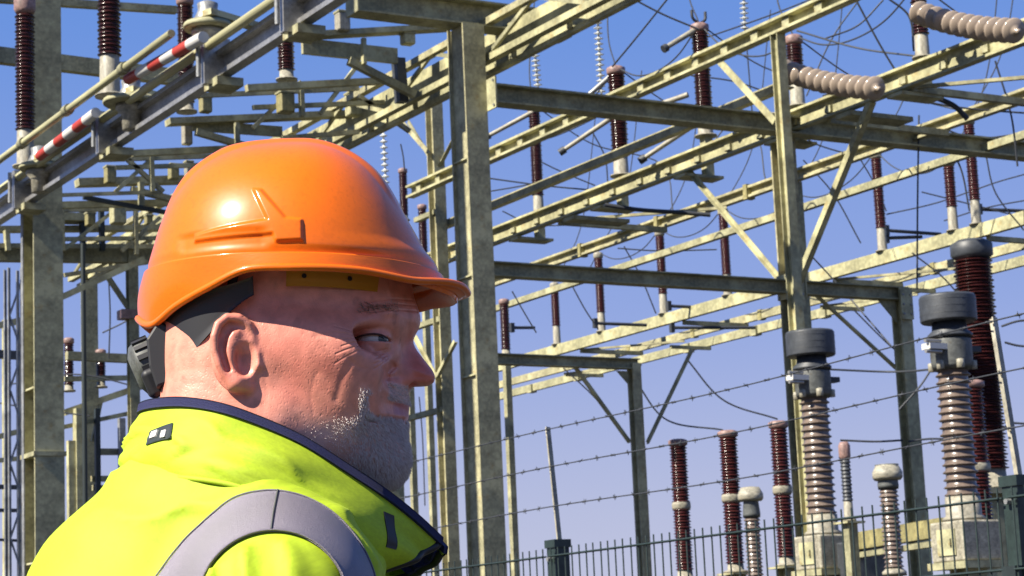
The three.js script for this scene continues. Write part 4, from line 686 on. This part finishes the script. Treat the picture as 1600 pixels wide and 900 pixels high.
// ---- body under the clothes (coarse), joined with the head into one mesh
const groundY = -PO.y;     // height of the ground seen from the head's origin, along world up
const down = (p, h) => p.clone().addScaledVector(downL, h);
const chestC = L(330, 1010), pelvis = down(L(350, 900), .50), headH = PO.y;
const footAt = (dx, z) => { const p = V(pelvis.x + dx, pelvis.y, z); const wy = PO.clone().addScaledVector(hX, p.x).addScaledVector(hY, p.y).addScaledVector(hZ, p.z).y; return { p, wy }; };
const hipY = footAt(0, 0).wy, hip = (s) => V(pelvis.x, pelvis.y, s * .09), knee = (s) => down(V(pelvis.x + .02, pelvis.y, s * .10), hipY * .48), ank = (s) => down(V(pelvis.x - .02, pelvis.y, s * .11), hipY - .085);
const sh = (s) => L(430, 945, .12).setZ(s * .12), elb = (s) => { const p = down(L(400, 935, .22), .30); return V(p.x - .03, p.y, s * .225); }, wri = (s) => { const p = down(L(400, 935, .2), .44); return V(p.x + .13, p.y, s * .14); };
function coreF(x, y, z) {
  let d = ell(x, y, z, chestC, .125, .115, .125);
  d = smin(d, cap(x, y, z, chestC, V(pelvis.x, pelvis.y, 0), .11, .12), .05);
  d = smin(d, cap(x, y, z, A.neckT, L(372, 900), .050, .056), .03);
  for (const s of [-1, 1]) { d = smin(d, Math.min(cap(x, y, z, sh(s), elb(s), .042, .035), cap(x, y, z, elb(s), wri(s), .034, .028)), .02); d = smin(d, Math.min(cap(x, y, z, hip(s), knee(s), .066, .048), cap(x, y, z, knee(s), ank(s), .046, .036)), .03); }
  return d;
}
// ---- jacket
const jk = { e1: L(330, 1010), sh1: L(438, 950, .12), t1: L(335, 835, .03), t2: L(445, 866, .092) };
const cyl = (v) => v.clone();
const yoke = [[578, 882, .058], [535, 856, .078], [484, 822, .092], [430, 793, .099], [370, 770, .099], [310, 759, .087], [262, 756, .064], [232, 758, .034], [216, 761, 0]].map(a => L(...a));
function jacketF(x, y, z0, fold = true) {
  const z = Math.abs(z0);
  let d = ell(x, y, z, jk.e1, .149, .146, .128);
  d = smin(d, cap(x, y, z, jk.t1, jk.t2, .046, .040), .05);
  if (y > jk.t2.y - .03) { let yk = 1; for (let i = 0; i < yoke.length - 1; i++) yk = Math.min(yk, cap(x, y, z, yoke[i], yoke[i + 1], .0125, .0125)); d = smin(d, yk, .022); }
  d = smin(d, cap(x, y, z, down(jk.e1, .16), V(pelvis.x, pelvis.y - .05, 0), .14, .165), .06);
  d = smin(d, cap(x, y, z, V(jk.sh1.x, jk.sh1.y, .12), V(elb(1).x, elb(1).y, .225), .070, .06), .035);
  d = smin(d, cap(x, y, z, V(elb(1).x, elb(1).y, .225), V(wri(1).x + .03, wri(1).y, .14), .058, .05), .03);
  d = smax(d, -(y - (pelvis.y - .17)), .01);
  if (fold && d < .03 && d > -.03) {
    const f1 = fbm(x * 9 + 3, y * 9, z0 * 9, 3) * .007, f2 = Math.pow(1 - Math.abs(noise3(x * 13 + y * 7, y * 6 - x * 3, z0 * 8)), 6) * .0075;
    const keep = 1 - inRange(z, .120, .172, .004) * smooth(L(0, 1150).y, L(0, 1000).y, y), sl = smooth(.165, .18, z) * smooth(jk.sh1.y + .12, jk.sh1.y - .02, y);
    const f3 = Math.pow(.5 + .5 * Math.sin((x * 1.0 + .25 * y + .02 * noise3(x * 14, y * 10, 2)) * 175), 2) * .0065 * sl;
    const t = smooth(.05, .09, z) * inRange(y, L(0, 850).y, L(0, 745).y, .02);
    const f4 = Math.pow(.5 + .5 * Math.sin((y * .9 - x * .42 + .03 * noise3(x * 9, y * 9, 5)) * 150), 3) * .005 * t * smooth(L(360, 0).x, L(460, 0).x, x);
    d -= (f1 + f2 + f3 + f4) * keep;
  }
  return d;
}
console.log('jacket mesh');
const jacketG = surfaceNet((x, y, z) => jacketF(x, y, z), V(-.36, pelvis.y - .20, -.36), V(.24, L(0, 690).y, .36), .0052);
function planar(g) { const P = g.attributes.position, N = g.attributes.normal, uv = new Float32Array(P.count * 2); for (let i = 0; i < P.count; i++) { uv[i * 2] = P.getX(i) + P.getZ(i) * .7; uv[i * 2 + 1] = P.getY(i) + P.getZ(i) * .2; } g.setAttribute('uv', new THREE.BufferAttribute(uv, 2)); return g; }
planar(jacketG);
const weave = tileNoise(128, (u, v, P) => { const g = .5 + .22 * Math.sin(u * Math.PI * 2 * 32) * Math.sin(v * Math.PI * 2 * 32) + .35 * (P(u, v, 16, 41) - .5) + .3 * (P(u, v, 50, 42) - .5); return [g, g, g]; });
const cloth = srgb(tileNoise(256, (u, v, P) => { const g = .93 + .08 * (P(u, v, 5, 51) - .5) + .06 * (P(u, v, 40, 52) - .5) + .06 * (P(u, v, 120, 53) - .5); return [g, g, g]; }));
M.hivis = new THREE.MeshPhysicalMaterial({ color: lin(.444, .592, .016), map: rep(cloth, 6), bumpMap: rep(weave, 14), bumpScale: .00012, roughness: .72, sheen: .25, sheenRoughness: .6, sheenColor: lin(.6, .8, .1) });
M.navy = std(.016, .018, .085, { bumpMap: rep(weave, 30), bumpScale: .0006, roughness: .8 });
M.reflect = new THREE.MeshPhysicalMaterial({ color: lin(.192, .174, .215), roughness: .42, metalness: .25, bumpMap: rep(weave, 40), bumpScale: .0004 });
M.trouser = std(.011, .013, .026, { roughness: .9 });
M.boot = std(.015, .011, .009, { roughness: .6 });

const person = new THREE.Group(); person.name = 'person'; person.userData = { label: 'person in yellow hi-vis jacket with navy collar edge, head in profile', category: 'person' };
const personBase = PO.clone(); personBase.y = 0; person.position.copy(personBase); scene.add(person);
const toPerson = new THREE.Matrix4().makeTranslation(-personBase.x, 0, -personBase.z).multiply(headM);
function pm(name, geo, mat, parent = person) { geo.applyMatrix4(toPerson); const m = new THREE.Mesh(geo, mat); m.name = name; m.castShadow = m.receiveShadow = true; parent.add(m); return m; }
{
  const core = surfaceNet(coreF, V(-.30, down(pelvis, hipY).y - .02, -.32), V(.24, L(0, 860).y, .32), .014);
  const n = core.attributes.position.count; const uv = new Float32Array(n * 2), col = new Float32Array(n * 3); for (let i = 0; i < n; i++) col.set([.55, .27, .2], i * 3);
  core.setAttribute('uv', new THREE.BufferAttribute(uv, 2)); core.setAttribute('color', new THREE.BufferAttribute(col, 3));
  pm('body', mergeGeometries([headG.toNonIndexed(), core.toNonIndexed()]), M.skin);
}
const jacket = pm('jacket', jacketG, M.hivis);
// trousers and boots (below the picture)
{
  const f = (x, y, z0) => { const z = Math.abs(z0); let d = cap(x, y, z, V(pelvis.x, pelvis.y, 0), V(pelvis.x, pelvis.y - .02, .07), .12, .11); d = smin(d, Math.min(cap(x, y, z, hip(1), knee(1), .092, .07), cap(x, y, z, knee(1), ank(1), .068, .058)), .03); return d; };
  pm('trousers', planar(surfaceNet(f, V(-.3, ank(1).y - .06, -.25), V(.24, pelvis.y + .16, .25), .014)), M.trouser);
  for (const s of [-1, 1]) { const a = ank(s), g = surfaceNet((x, y, z) => smax(smin(cap(x, y, z, a, down(a, .05), .055, .05), cap(x, y, z, down(V(a.x - .02, a.y, a.z), .055), down(V(a.x + .15, a.y, a.z), .06), .045, .04), .03), -(y - down(a, .085).y) , .004), V(a.x - .1, a.y - .12, a.z - .09), V(a.x + .24, a.y + .08, a.z + .09), .008); pm('boot', planar(g), M.boot); }
}
// eyes
for (const s of [1, -1]) {
  const g = new THREE.SphereGeometry(.0122, 28, 20), e = pm('eye', g.translate(A.ball.x, A.ball.y, s * A.ball.z), std(.50, .45, .43, { roughness: .08 }));
  const dir = V(.80, -.03, s * .60).normalize(), ig = new THREE.SphereGeometry(.0124, 24, 10, 0, 6.2832, 0, .52); ig.applyQuaternion(new THREE.Quaternion().setFromUnitVectors(V(0, 1, 0), dir)); ig.translate(A.ball.x, A.ball.y, s * A.ball.z);
  const lash = [[-33, 2], [-24, -1], [-12, -3.6], [2, -4.8], [14, -3.8], [23, 0]].map(([u, v]) => { const p = V(A.ball.x + u * S, A.ball.y - v * S, 0), q = V(p.x - A.ball.x, p.y - A.ball.y, 0), zz = Math.sqrt(Math.max(.0148 ** 2 - q.x * q.x - q.y * q.y, 0)); return V(p.x, p.y, s * (A.ball.z + zz)); }); pm('eyelash', new THREE.TubeGeometry(new THREE.CatmullRomCurve3(lash), 24, .0008, 6), std(.05, .022, .018, { roughness: .8 }), e);
  pm('iris', ig, std(.05, .07, .09, { roughness: .05 }), e);
}
// ---- beard, eyebrows and temple hair: short single hairs rooted in the skin
function hairs(name, count, pick, lenF, dirF, colors, width = .00013) {
  const P = headG.attributes.position, N = headG.attributes.normal, pos = [], nor = [], col = [], idx = []; let made = 0;
  for (let tries = 0; tries < count * 60 && made < count; tries++) {
    const i = Math.floor(rnd() * P.count), j = (x) => x + rr(-.0009, .0009), p = V(j(P.getX(i)), j(P.getY(i)), j(P.getZ(i))), nn = V(N.getX(i), N.getY(i), N.getZ(i));
    if (rnd() > pick(p, nn)) continue;
    const l = lenF(p), d = dirF(p, nn).add(V(rr(-.35, .35), rr(-.35, .35), rr(-.35, .35))).normalize(), m = p.clone().addScaledVector(d, l * .55), e = m.clone().addScaledVector(d.add(V(0, -.35, 0)).normalize(), l * .45), side = V(rr(-1, 1), rr(-1, 1), rr(-1, 1)).cross(d).normalize().multiplyScalar(width);
    p.addScaledVector(nn, -.0005); const side2 = side.clone().cross(d).normalize().multiplyScalar(width);
    const c = colors[Math.floor(rnd() * colors.length)], b0 = pos.length / 3;
    for (const sd of [side, side2]) { const b = pos.length / 3; for (const [q, w] of [[p, 1], [p, -1], [m, .9], [m, -.9], [e, .25], [e, -.25]]) { pos.push(q.x + sd.x * w, q.y + sd.y * w, q.z + sd.z * w); nor.push(nn.x, nn.y, nn.z); col.push(...c); } idx.push(b, b + 1, b + 2, b + 1, b + 3, b + 2, b + 2, b + 3, b + 4, b + 3, b + 5, b + 4); }
    made++;
  }
  const g = new THREE.BufferGeometry(); g.setAttribute('position', new THREE.Float32BufferAttribute(pos, 3)); g.setAttribute('color', new THREE.Float32BufferAttribute(col, 3)); g.setIndex(idx); g.computeVertexNormals();
  const h = pm(name, g, M.hair); h.userData.kind = 'stuff'; return h;
}
M.hair = new THREE.MeshStandardMaterial({ color: lin(.95, .95, .95), vertexColors: true, roughness: .6, side: THREE.DoubleSide });
const grey = [[.86, .79, .75], [.90, .85, .82], [.80, .72, .68], [.66, .56, .52], [.86, .78, .74], [.52, .42, .38]];
hairs('beard', 32000, (p) => smooth(.25, .7, beardMask(p.x, p.y, p.z)) * mix(.06, 1, smooth(515, 585, SX(p.x))), (p) => mix(.0008, .0040, smooth(530, 600, SX(p.x)) * smooth(600, 680, SY(p.y))), (p, n) => n.clone().multiplyScalar(.75).add(V(.12, -.85, 0)), grey);
hairs('eyebrow', 1700, (p, n) => inRange(SX(p.x), 572, 628, 6) * inRange(SY(p.y) - (SX(p.x) - 600) * -.12, 496, 507, 3) * smooth(.012, .02, Math.abs(p.z)), () => .0075, (p, n) => n.clone().multiplyScalar(.35).add(V(-.5, .15, Math.sign(p.z) * .4)), [[.30, .20, .14], [.22, .14, .10], [.42, .32, .25]], .00015);

// ---- collar
function ribbon(fn, nu, nv, thick = 0) {
  const g = new THREE.BufferGeometry(), pos = [], uv = [], idx = [];
  const lay = thick ? [0, 1] : [0];
  const pts = []; for (let i = 0; i <= nu; i++) { pts.push([]); for (let j = 0; j <= nv; j++) pts[i].push(fn(i / nu, j / nv)); }
  const nrm = (i, j) => { const a = pts[Math.min(i + 1, nu)][j].clone().sub(pts[Math.max(i - 1, 0)][j]), b = pts[i][Math.min(j + 1, nv)].clone().sub(pts[i][Math.max(j - 1, 0)]); return a.cross(b).normalize(); };
  for (const l of lay) for (let i = 0; i <= nu; i++) for (let j = 0; j <= nv; j++) { const p = pts[i][j].clone(); if (l) p.addScaledVector(nrm(i, j), -thick); pos.push(p.x, p.y, p.z); uv.push(i / nu * .7, j / nv * .12); }
  const o = (nu + 1) * (nv + 1), id = (i, j) => i * (nv + 1) + j;
  for (let i = 0; i < nu; i++) for (let j = 0; j < nv; j++) { const a = id(i, j), b = id(i + 1, j), c = id(i + 1, j + 1), d = id(i, j + 1); idx.push(a, b, c, a, c, d); if (thick) idx.push(a + o, c + o, b + o, a + o, d + o, c + o); }
  if (thick) { const e = (a, b) => idx.push(a, a + o, b + o, a, b + o, b); for (let i = 0; i < nu; i++) { e(id(i + 1, 0), id(i, 0)); e(id(i, nv), id(i + 1, nv)); } for (let j = 0; j < nv; j++) { e(id(0, j), id(0, j + 1)); e(id(nu, j + 1), id(nu, j)); } }
  g.setAttribute('position', new THREE.Float32BufferAttribute(pos, 3)); g.setAttribute('uv', new THREE.Float32BufferAttribute(uv, 2)); g.setIndex(idx); g.computeVertexNormals(); return g;
}
const topN = [[684, 846, .010], [640, 806, .034], [590, 767, .054], [530, 727, .068], [465, 686, .077], [400, 656, .081], [345, 637, .081], [293, 628, .068], [250, 630, .044]].map(([x, y, z]) => [x, y + 5, z]), topB = [228, 645, 0];
const botN = [[601, 889, .040], [578, 874, .068], [535, 846, .090], [484, 812, .104], [430, 783, .111], [370, 760, .111], [310, 749, .099], [260, 746, .076], [222, 747, .042]], botB = [199, 750, 0];
const mir = (a) => a.map(([x, y, z]) => { const p = L(x, y, z); return V(p.x, p.y, -p.z); });
const fullRing = (N, B, off) => [...N.map(a => L(...a)), L(...B), ...mir(N).reverse().map((p, i, arr) => i === arr.length - 1 ? p.add(off) : p)];
const topC = new THREE.CatmullRomCurve3(fullRing(topN, topB, V(.003, -.006, .006)), false, 'centripetal'), botC = new THREE.CatmullRomCurve3(fullRing(botN, botB, V(.004, -.006, .01)), false, 'centripetal');
const axisAt = (y) => L(400, SY(y));
function collarPt(u, v, off = 0) {
  const a = botC.getPoint(u), b = topC.getPoint(u), p = a.lerp(b, v), ax = L(420, 700), rad = V(p.x - ax.x, 0, p.z).normalize();
  const t = Math.abs(u * 2 - 1);      // 1 at the front tips
  const bulge = Math.sin(Math.PI * Math.pow(v, .8)) * (.007 - .001 * t) + off;
  const rip = .0022 * Math.sin(u * 46 + v * 5) * Math.sin(Math.PI * v) * smooth(.0, .25, Math.min(u, 1 - u)) + .003 * noise3(u * 9, v * 3, 4) * Math.sin(Math.PI * v) + .0048 * Math.pow(1 - Math.abs(noise3(u * 15 + v * 2.2, v * 3.4 - u * 6, 8)), 5) * Math.sin(Math.PI * Math.min(1, v * 1.15)) * smooth(.12, .22, u) * (1 - Math.exp(-(((u - .405) / .035) ** 2)));
  return p.addScaledVector(rad, bulge + rip);
}
const collar = pm('collar', ribbon((u, v) => collarPt(u, v), 240, 24, .0025), M.hivis);
const lining = pm('collar_lining', ribbon((u, v) => { const p = collarPt(u, mix(.25, 1, v), -.0055); if (v > .9) p.add(V(0, .0052 * (v - .9) * 10, 0)); return p; }, 110, 14, .003), M.navy, collar);
pm('edge_binding', ribbon((u, v) => collarPt(u, mix(.965, 1.0, v), .0016).add(V(0, .0055 * v, 0)), 120, 5, .004), M.navy, collar);
{ const pts = []; for (let i = 0; i <= 40; i++) pts.push(collarPt(.04 + .92 * i / 40, .90, .0012)); pm('stitching', new THREE.TubeGeometry(new THREE.CatmullRomCurve3(pts), 200, .0008, 5), M.hivis, collar); }
for (const u of [.002, .998]) { const pts = []; for (let i = 0; i <= 12; i++) pts.push(collarPt(u, i / 12, .001)); pm('front_zip_edge', new THREE.TubeGeometry(new THREE.CatmullRomCurve3(pts), 30, .0034, 8), M.black, collar); }
{ const pts = []; for (let i = 0; i <= 60; i++) pts.push(collarPt(.02 + .96 * i / 60, .0, .0025)); pm('collar_seam', new THREE.TubeGeometry(new THREE.CatmullRomCurve3(pts), 160, .0022, 6), M.hivis, collar); }
// black hook strip and small square badge on the near side of the collar
const patch = (uc, vc, w, h, rot, off) => ribbon((a, b) => { const x = (a - .5) * w, y = (b - .5) * h, c = Math.cos(rot), s = Math.sin(rot); return collarPt(uc + (x * c - y * s) / .62, vc + (x * s + y * c) / .09, off); }, 8, 8, .001);
pm('hook_strip', patch(.072, .52, .0105, .050, -.45, .0022), M.black, collar);
{ const b = pm('badge', patch(.405, .58, .026, .020, -.35, .0030), M.greenDark, collar); for (const [du, w] of [[-.006, .005], [.006, .007]]) pm('badge_mark', patch(.405 + du / .62, .58, w, .0095, -.35, .0042), M.white, b); }

// ---- reflective band over the near and far shoulder, laid on the jacket's surface
function onJacket(z, phi, off) { const c = L(430, 1010, .15); let x = c.x + Math.cos(phi) * .42, y = c.y + Math.sin(phi) * .42; for (let i = 0; i < 60; i++) { const d = jacketF(x, y, z, false) - off; if (d < .0003) break; x -= Math.cos(phi) * d * .8; y -= Math.sin(phi) * d * .8; } return V(x, y, z); }
for (const s of [1, -1]) {
  const band = pm('reflective_band', ribbon((u, v) => onJacket(s * mix(.124, .169, s > 0 ? 1 - v : v), mix(3.6, -.7, u), .0022), 120, 10, .0012), M.reflect, jacket);
  for (const v of [0, 1]) { const pts = []; for (let i = 0; i <= 60; i++) pts.push(onJacket(s * mix(.124, .169, v), mix(3.6, -.7, i / 60), .0026)); pm('band_stitching', new THREE.TubeGeometry(new THREE.CatmullRomCurve3(pts), 140, .0007, 5), M.reflect, band); }
  const pts = []; for (let i = 0; i <= 10; i++) pts.push(onJacket(s * mix(.124, .169, i / 10), 1.60, .0030)); pm('band_joint', new THREE.TubeGeometry(new THREE.CatmullRomCurve3(pts), 20, .0007, 5), M.tank, band);
}
// ================================================================== hard hat
const hatBase = PO.clone().addScaledVector(hX, L(455, 418).x).addScaledVector(hY, L(455, 418).y);
const hat = new THREE.Group(); hat.name = 'hard_hat'; hat.position.copy(hatBase); hat.userData = { label: 'glossy orange hard hat worn by the person in the yellow jacket', category: 'hard hat' }; scene.add(hat);
const toHat = new THREE.Matrix4().makeTranslation(-hatBase.x, -hatBase.y, -hatBase.z).multiply(headM);
function hm(name, geo, mat, parent = hat) { geo.applyMatrix4(toHat); const m = new THREE.Mesh(geo, mat); m.name = name; m.castShadow = m.receiveShadow = true; parent.add(m); return m; }
M.shell = new THREE.MeshPhysicalMaterial({ color: lin(.76, .142, .001), roughness: .40, specularIntensity: .4, clearcoat: .6, clearcoatRoughness: .13, map: rep(scuffTex, 6), bumpMap: rep(bumpTex, 3), bumpScale: .00008 });
M.band = std(.555, .266, .022, { roughness: .5 });
M.strap = std(.013, .013, .016, { roughness: .55 });
const tab = (t, x) => { let k = 0; while (k < t.length - 2 && x > t[k + 1][0]) k++; const a = t[Math.max(k - 1, 0)], b = t[k], c = t[k + 1], d = t[Math.min(k + 2, t.length - 1)]; const u = clamp((x - b[0]) / (c[0] - b[0])), m0 = k ? (c[1] - a[1]) / (c[0] - a[0]) : (c[1] - b[1]) / (c[0] - b[0]), m1 = k < t.length - 2 ? (d[1] - b[1]) / (d[0] - b[0]) : (c[1] - b[1]) / (c[0] - b[0]), w = c[0] - b[0]; const u2 = u * u, u3 = u2 * u; return (2 * u3 - 3 * u2 + 1) * b[1] + (u3 - 2 * u2 + u) * w * m0 + (-2 * u3 + 3 * u2) * c[1] + (u3 - u2) * w * m1; };
const HC = L(452, 396, .1).setZ(0), HT = L(445, 227).y - HC.y;        // centre of the step line; height of the crown
const yOf = (py) => (L(450, py).y - HC.y) / HT;            // 0 at the step line, 1 at the crown
const xr = (px) => Math.abs(L(px, 400).x - HC.x);
// outline of the dome as points; the radius is kept as a ratio to a circle arc so the crown stays round
const arcRatio = (P) => { const T = P.map(([px, py]) => { const h = clamp((L(px, py).y - HC.y) / HT, 0, .995), t = Math.asin(h) * 2 / Math.PI; return [t, xr(px) / Math.cos(t * Math.PI / 2)]; }).sort((p, q) => p[0] - q[0]); const last = T[T.length - 1][1]; T.push([1.001, last * .98]); return (h) => { const t = Math.asin(clamp(h)) * 2 / Math.PI; return tab(T, t) * Math.cos(t * Math.PI / 2); }; };
const RB = arcRatio([[231, 433], [237, 410], [245, 380], [260, 335], [288, 288], [328, 252], [378, 233]]), RF = arcRatio([[690, 433], [680, 412], [665, 394], [640, 350], [611, 306], [581, 270], [545, 245], [503, 230]]), RS = (h) => .1035 * Math.pow(Math.max(0, 1 - Math.pow(h, 2.1)), 1 / 2.05);
const emb = [[392, 302], [404, 303], [446, 350], [472, 352], [474, 384], [432, 386], [428, 374], [296, 378], [298, 367], [418, 352]];
const embD = (x, y) => { let d = 1e9, s = 1; for (let i = 0, j = emb.length - 1; i < emb.length; j = i++) { const [ax, ay] = emb[i], [bx, by] = emb[j], ex = bx - ax, ey = by - ay, wx = x - ax, wy = y - ay, h = clamp((wx * ex + wy * ey) / (ex * ex + ey * ey)); d = Math.min(d, (wx - ex * h) ** 2 + (wy - ey * h) ** 2); const c1 = y >= ay, c2 = y < by, c3 = ex * wy > ey * wx; if ((c1 && c2 && c3) || (!c1 && !c2 && !c3)) s = -s; } return s * Math.sqrt(d); };
const deg = (r) => r * 180 / Math.PI;
const yS = L(455, 418, .106).y - HC.y;
const eR = [[0, xr(731)], [15, xr(727)], [30, xr(708)], [45, .1165], [60, .110], [90, .1075], [115, .109], [135, .1135], [155, .1185], [180, xr(219)]];
const eY = [[0, L(731, 458).y - HC.y], [20, L(728, 456).y - HC.y + .001], [40, yS - .003], [60, yS], [90, yS], [108, yS - .001], [125, L(328, 450, .088).y - HC.y], [142, L(282, 478, .068).y - HC.y], [160, L(240, 506, .04).y - HC.y], [180, L(222, 498, 0).y - HC.y]];
function shellPt(th, v) {       // v: 0 rim edge .. 0.22 step line .. 1 crown
  const T = Math.abs(th), c = Math.cos(th), s = Math.sin(th), cx = HC.x;
  const ring = (h) => { const R = c >= 0 ? RF(h) : RB(h); return V(cx + c * R, HC.y + h * HT, s * RS(h)); };
  if (v < .22) {
    const t = v / .22, a = deg(T), R = tab(eR, a), e = V(cx + c * R * 1.0, HC.y + tab(eY, a), s * mix(.1075, R, Math.abs(c) * 0)), top = ring(0).add(V(c * .0015, 0, s * .0015));
    const k = t, p = e.clone().lerp(top, k);
    const front = smooth(55, 15, a);       // the peak is a long slope that sweeps up into the dome
    p.y += Math.sin(Math.PI * k) * mix(.001, -.010, front);
    const back = smooth(120, 165, a); p.addScaledVector(V(c, 0, s), Math.sin(Math.PI * k) * .003 * back);
    return p;
  }
  const t = (v - .22) / .78, h = Math.sin(t * Math.PI / 2), p = ring(h);
  const n = V(c * Math.cos(t * 1.4), Math.sin(t * 1.4), s * Math.cos(t * 1.4));
  const lip = -.0016 * smooth(.05, .0, t);       // recess just above the step
  const ridge = .0028 * smooth(.036, .024, Math.abs(p.z)) * smooth(.25, .5, t);
  // moulded rib that climbs from the step and a flat panel behind it, on both sides
  const az = Math.abs(p.z), X = SX(p.x) * 1.0 - (SX(p.x) - 800) * -.054, Y = SY(p.y) - 30;
  const side = smooth(.045, .06, az);
  const raise = side * .0024 * smooth(3, -3, embD(X - (HC.x * 0), Y + 30 * 0));
  const low = side * -.0018 * inRange(Y, 366, 392, 6) * inRange(X, 270, 418, 12);
  return p.addScaledVector(n, lip + ridge + raise + low);
}
{
  const nu = 640, nv = 230, pos = [], idx = [], uv = [], pts = [];
  for (let j = 0; j <= nv; j++) for (let i = 0; i < nu; i++) pts.push(shellPt(((i / nu) * 2 - 1) * Math.PI, Math.pow(j / nv, 1)));
  const id = (i, j) => j * nu + ((i % nu) + nu) % nu, o = pts.length, nor = pts.map((p, k) => { const j = Math.floor(k / nu), i = k % nu, a = pts[id(i + 1, j)].clone().sub(pts[id(i - 1, j)]), b = pts[id(i, Math.min(j + 1, nv - 1))].clone().sub(pts[id(i, Math.max(j - 1, 0))]); return a.cross(b).normalize().negate(); });
  pts.forEach((p, k) => { pos.push(p.x, p.y, p.z); uv.push(Math.abs((k % nu) / nu * 2 - 1) * .34, Math.floor(k / nu) / nv * .24); });
  pts.forEach((p, k) => { const q = p.clone().addScaledVector(nor[k].dot(p.clone().sub(V(HC.x, HC.y, 0))) > 0 ? nor[k] : nor[k].clone().negate(), -.0034); pos.push(q.x, q.y, q.z); uv.push(Math.abs((k % nu) / nu * 2 - 1) * .34, Math.floor(k / nu) / nv * .24); });
  for (let j = 0; j < nv; j++) for (let i = 0; i < nu; i++) { const a = id(i, j), b = id(i + 1, j), c = id(i + 1, j + 1), d = id(i, j + 1); idx.push(a, c, b, a, d, c); idx.push(a + o, b + o, c + o, a + o, c + o, d + o); }
  for (let i = 0; i < nu; i++) idx.push(id(i, 0), id(i + 1, 0), id(i + 1, 0) + o, id(i, 0), id(i + 1, 0) + o, id(i, 0) + o);
  const g = new THREE.BufferGeometry(); g.setAttribute('position', new THREE.Float32BufferAttribute(pos, 3)); g.setAttribute('uv', new THREE.Float32BufferAttribute(uv, 2)); g.setIndex(idx); g.computeVertexNormals();
  const shell = hm('shell', g, M.shell);
  // rolled lip along the rim
  const rim = []; for (let i = 0; i < 120; i++) { const p = shellPt((i / 120 * 2 - 1) * Math.PI, 0); rim.push(p); }
  hm('rim_lip', new THREE.TubeGeometry(new THREE.CatmullRomCurve3(rim, true), 360, .0030, 8, true), M.shell, shell);
}
// sweat band and cradle
{
  const bandPt = (th, v, a, b, y0, y1, h) => { const c = Math.cos(th), s = Math.sin(th), yy = mix(y0, y1, smooth(.15, -1.15, c)); return V(L(452, 430).x + c * a, yy + (v - .5) * h, s * b); };
  const yF = L(640, 459).y, yBk = L(262, 556).y, hb = (t0, t1, h, o = 0) => ribbon((u, v) => bandPt(mix(t0, t1, u), v, .0955 + o, .0815 + o, yF, yBk, h), 60, 3, .002);
  const front = hm('sweat_band', hb(-1.50, 1.50, .0155), M.band);
  for (const a of [1.36, .98, .6]) { const p = bandPt(a, .5, .0972, .0832, yF, yBk, .02), g = new THREE.CylinderGeometry(.0019, .0019, .002, 10); g.rotateX(Math.PI / 2); g.rotateY(Math.PI / 2 - a); g.translate(p.x, p.y, p.z); hm('band_hole', g, M.strap, front); }
  const nape = hm('nape_strap', ribbon((u, v) => { const th = mix(1.75, 2 * Math.PI - 1.75, u), e = 1 - Math.abs(u * 2 - 1), p = bandPt(th, v, .0975 + .004 * v, .0845 + .004 * v, yF, yBk, mix(.014, .048, smooth(0, .5, e))); return p; }, 70, 5, .0025), M.strap);
  for (const a of [.35, 1.15, 1.95, -.35, -1.15, -1.95]) { const p = bandPt(a, .9, .097, .083, yF, yBk, .02), q = L(452, 330); const g = cableG([p, V(mix(p.x, q.x, .25), p.y + .05, p.z * .92), V(mix(p.x, q.x, .75), q.y + .01, p.z * .4)], .004, 14, 6); hm('cradle_strap', g, M.strap); }
  for (const a of [.55, -.55, 1.35, -1.35]) { const p = bandPt(a, 1, .100, .086, yF, yBk, .02); const g = boxG(p.add(V(0, .004, 0)), .012, .014, .012, -a); hm('clip', g, M.strap); }
  // strap plate and turning knob behind the neck
  const pl = new THREE.ExtrudeGeometry(shapeOf([[248, 505], [262, 512], [284, 560], [268, 592], [246, 600], [236, 570], [232, 530]].map(([x, y]) => { const p = L(x, y, .045); return [p.x, p.y]; })), { depth: .012, bevelEnabled: true, bevelSize: .002, bevelThickness: .002, bevelSegments: 2 }); pl.translate(0, 0, .030);
  const plate = hm('strap_plate', pl, M.strap);
  const kc = L(236, 572, 0), kd = V(-.9, -.42, .12).normalize(), tilt = new THREE.Quaternion().setFromUnitVectors(V(0, 1, 0), kd);
  const k1 = latheG([[0, -.012], [.020, -.010], [.0225, -.005], [.0225, .005], [.020, .010], [.012, .014], [0, .014]], 28); k1.applyQuaternion(tilt); k1.translate(kc.x - .001, kc.y, 0);
  const knob = hm('ratchet_knob', k1, M.tank);
  for (let i = 0; i < 16; i++) { const a = i / 16 * 6.2832, g = new THREE.BoxGeometry(.0035, .013, .004); g.translate(.0225, 0, 0); g.rotateY(a); g.applyQuaternion(tilt); g.translate(kc.x - .001, kc.y, 0); hm('knob_rib', g, M.strap, knob); }
  const hb2 = new RoundedBoxGeometry(.024, .030, .065, 3, .005); hb2.applyQuaternion(tilt); const hc = L(254, 592, 0); hb2.translate(hc.x, hc.y, 0); hm('ratchet_housing', hb2, M.strap);
}
renderer.render(scene, camera);
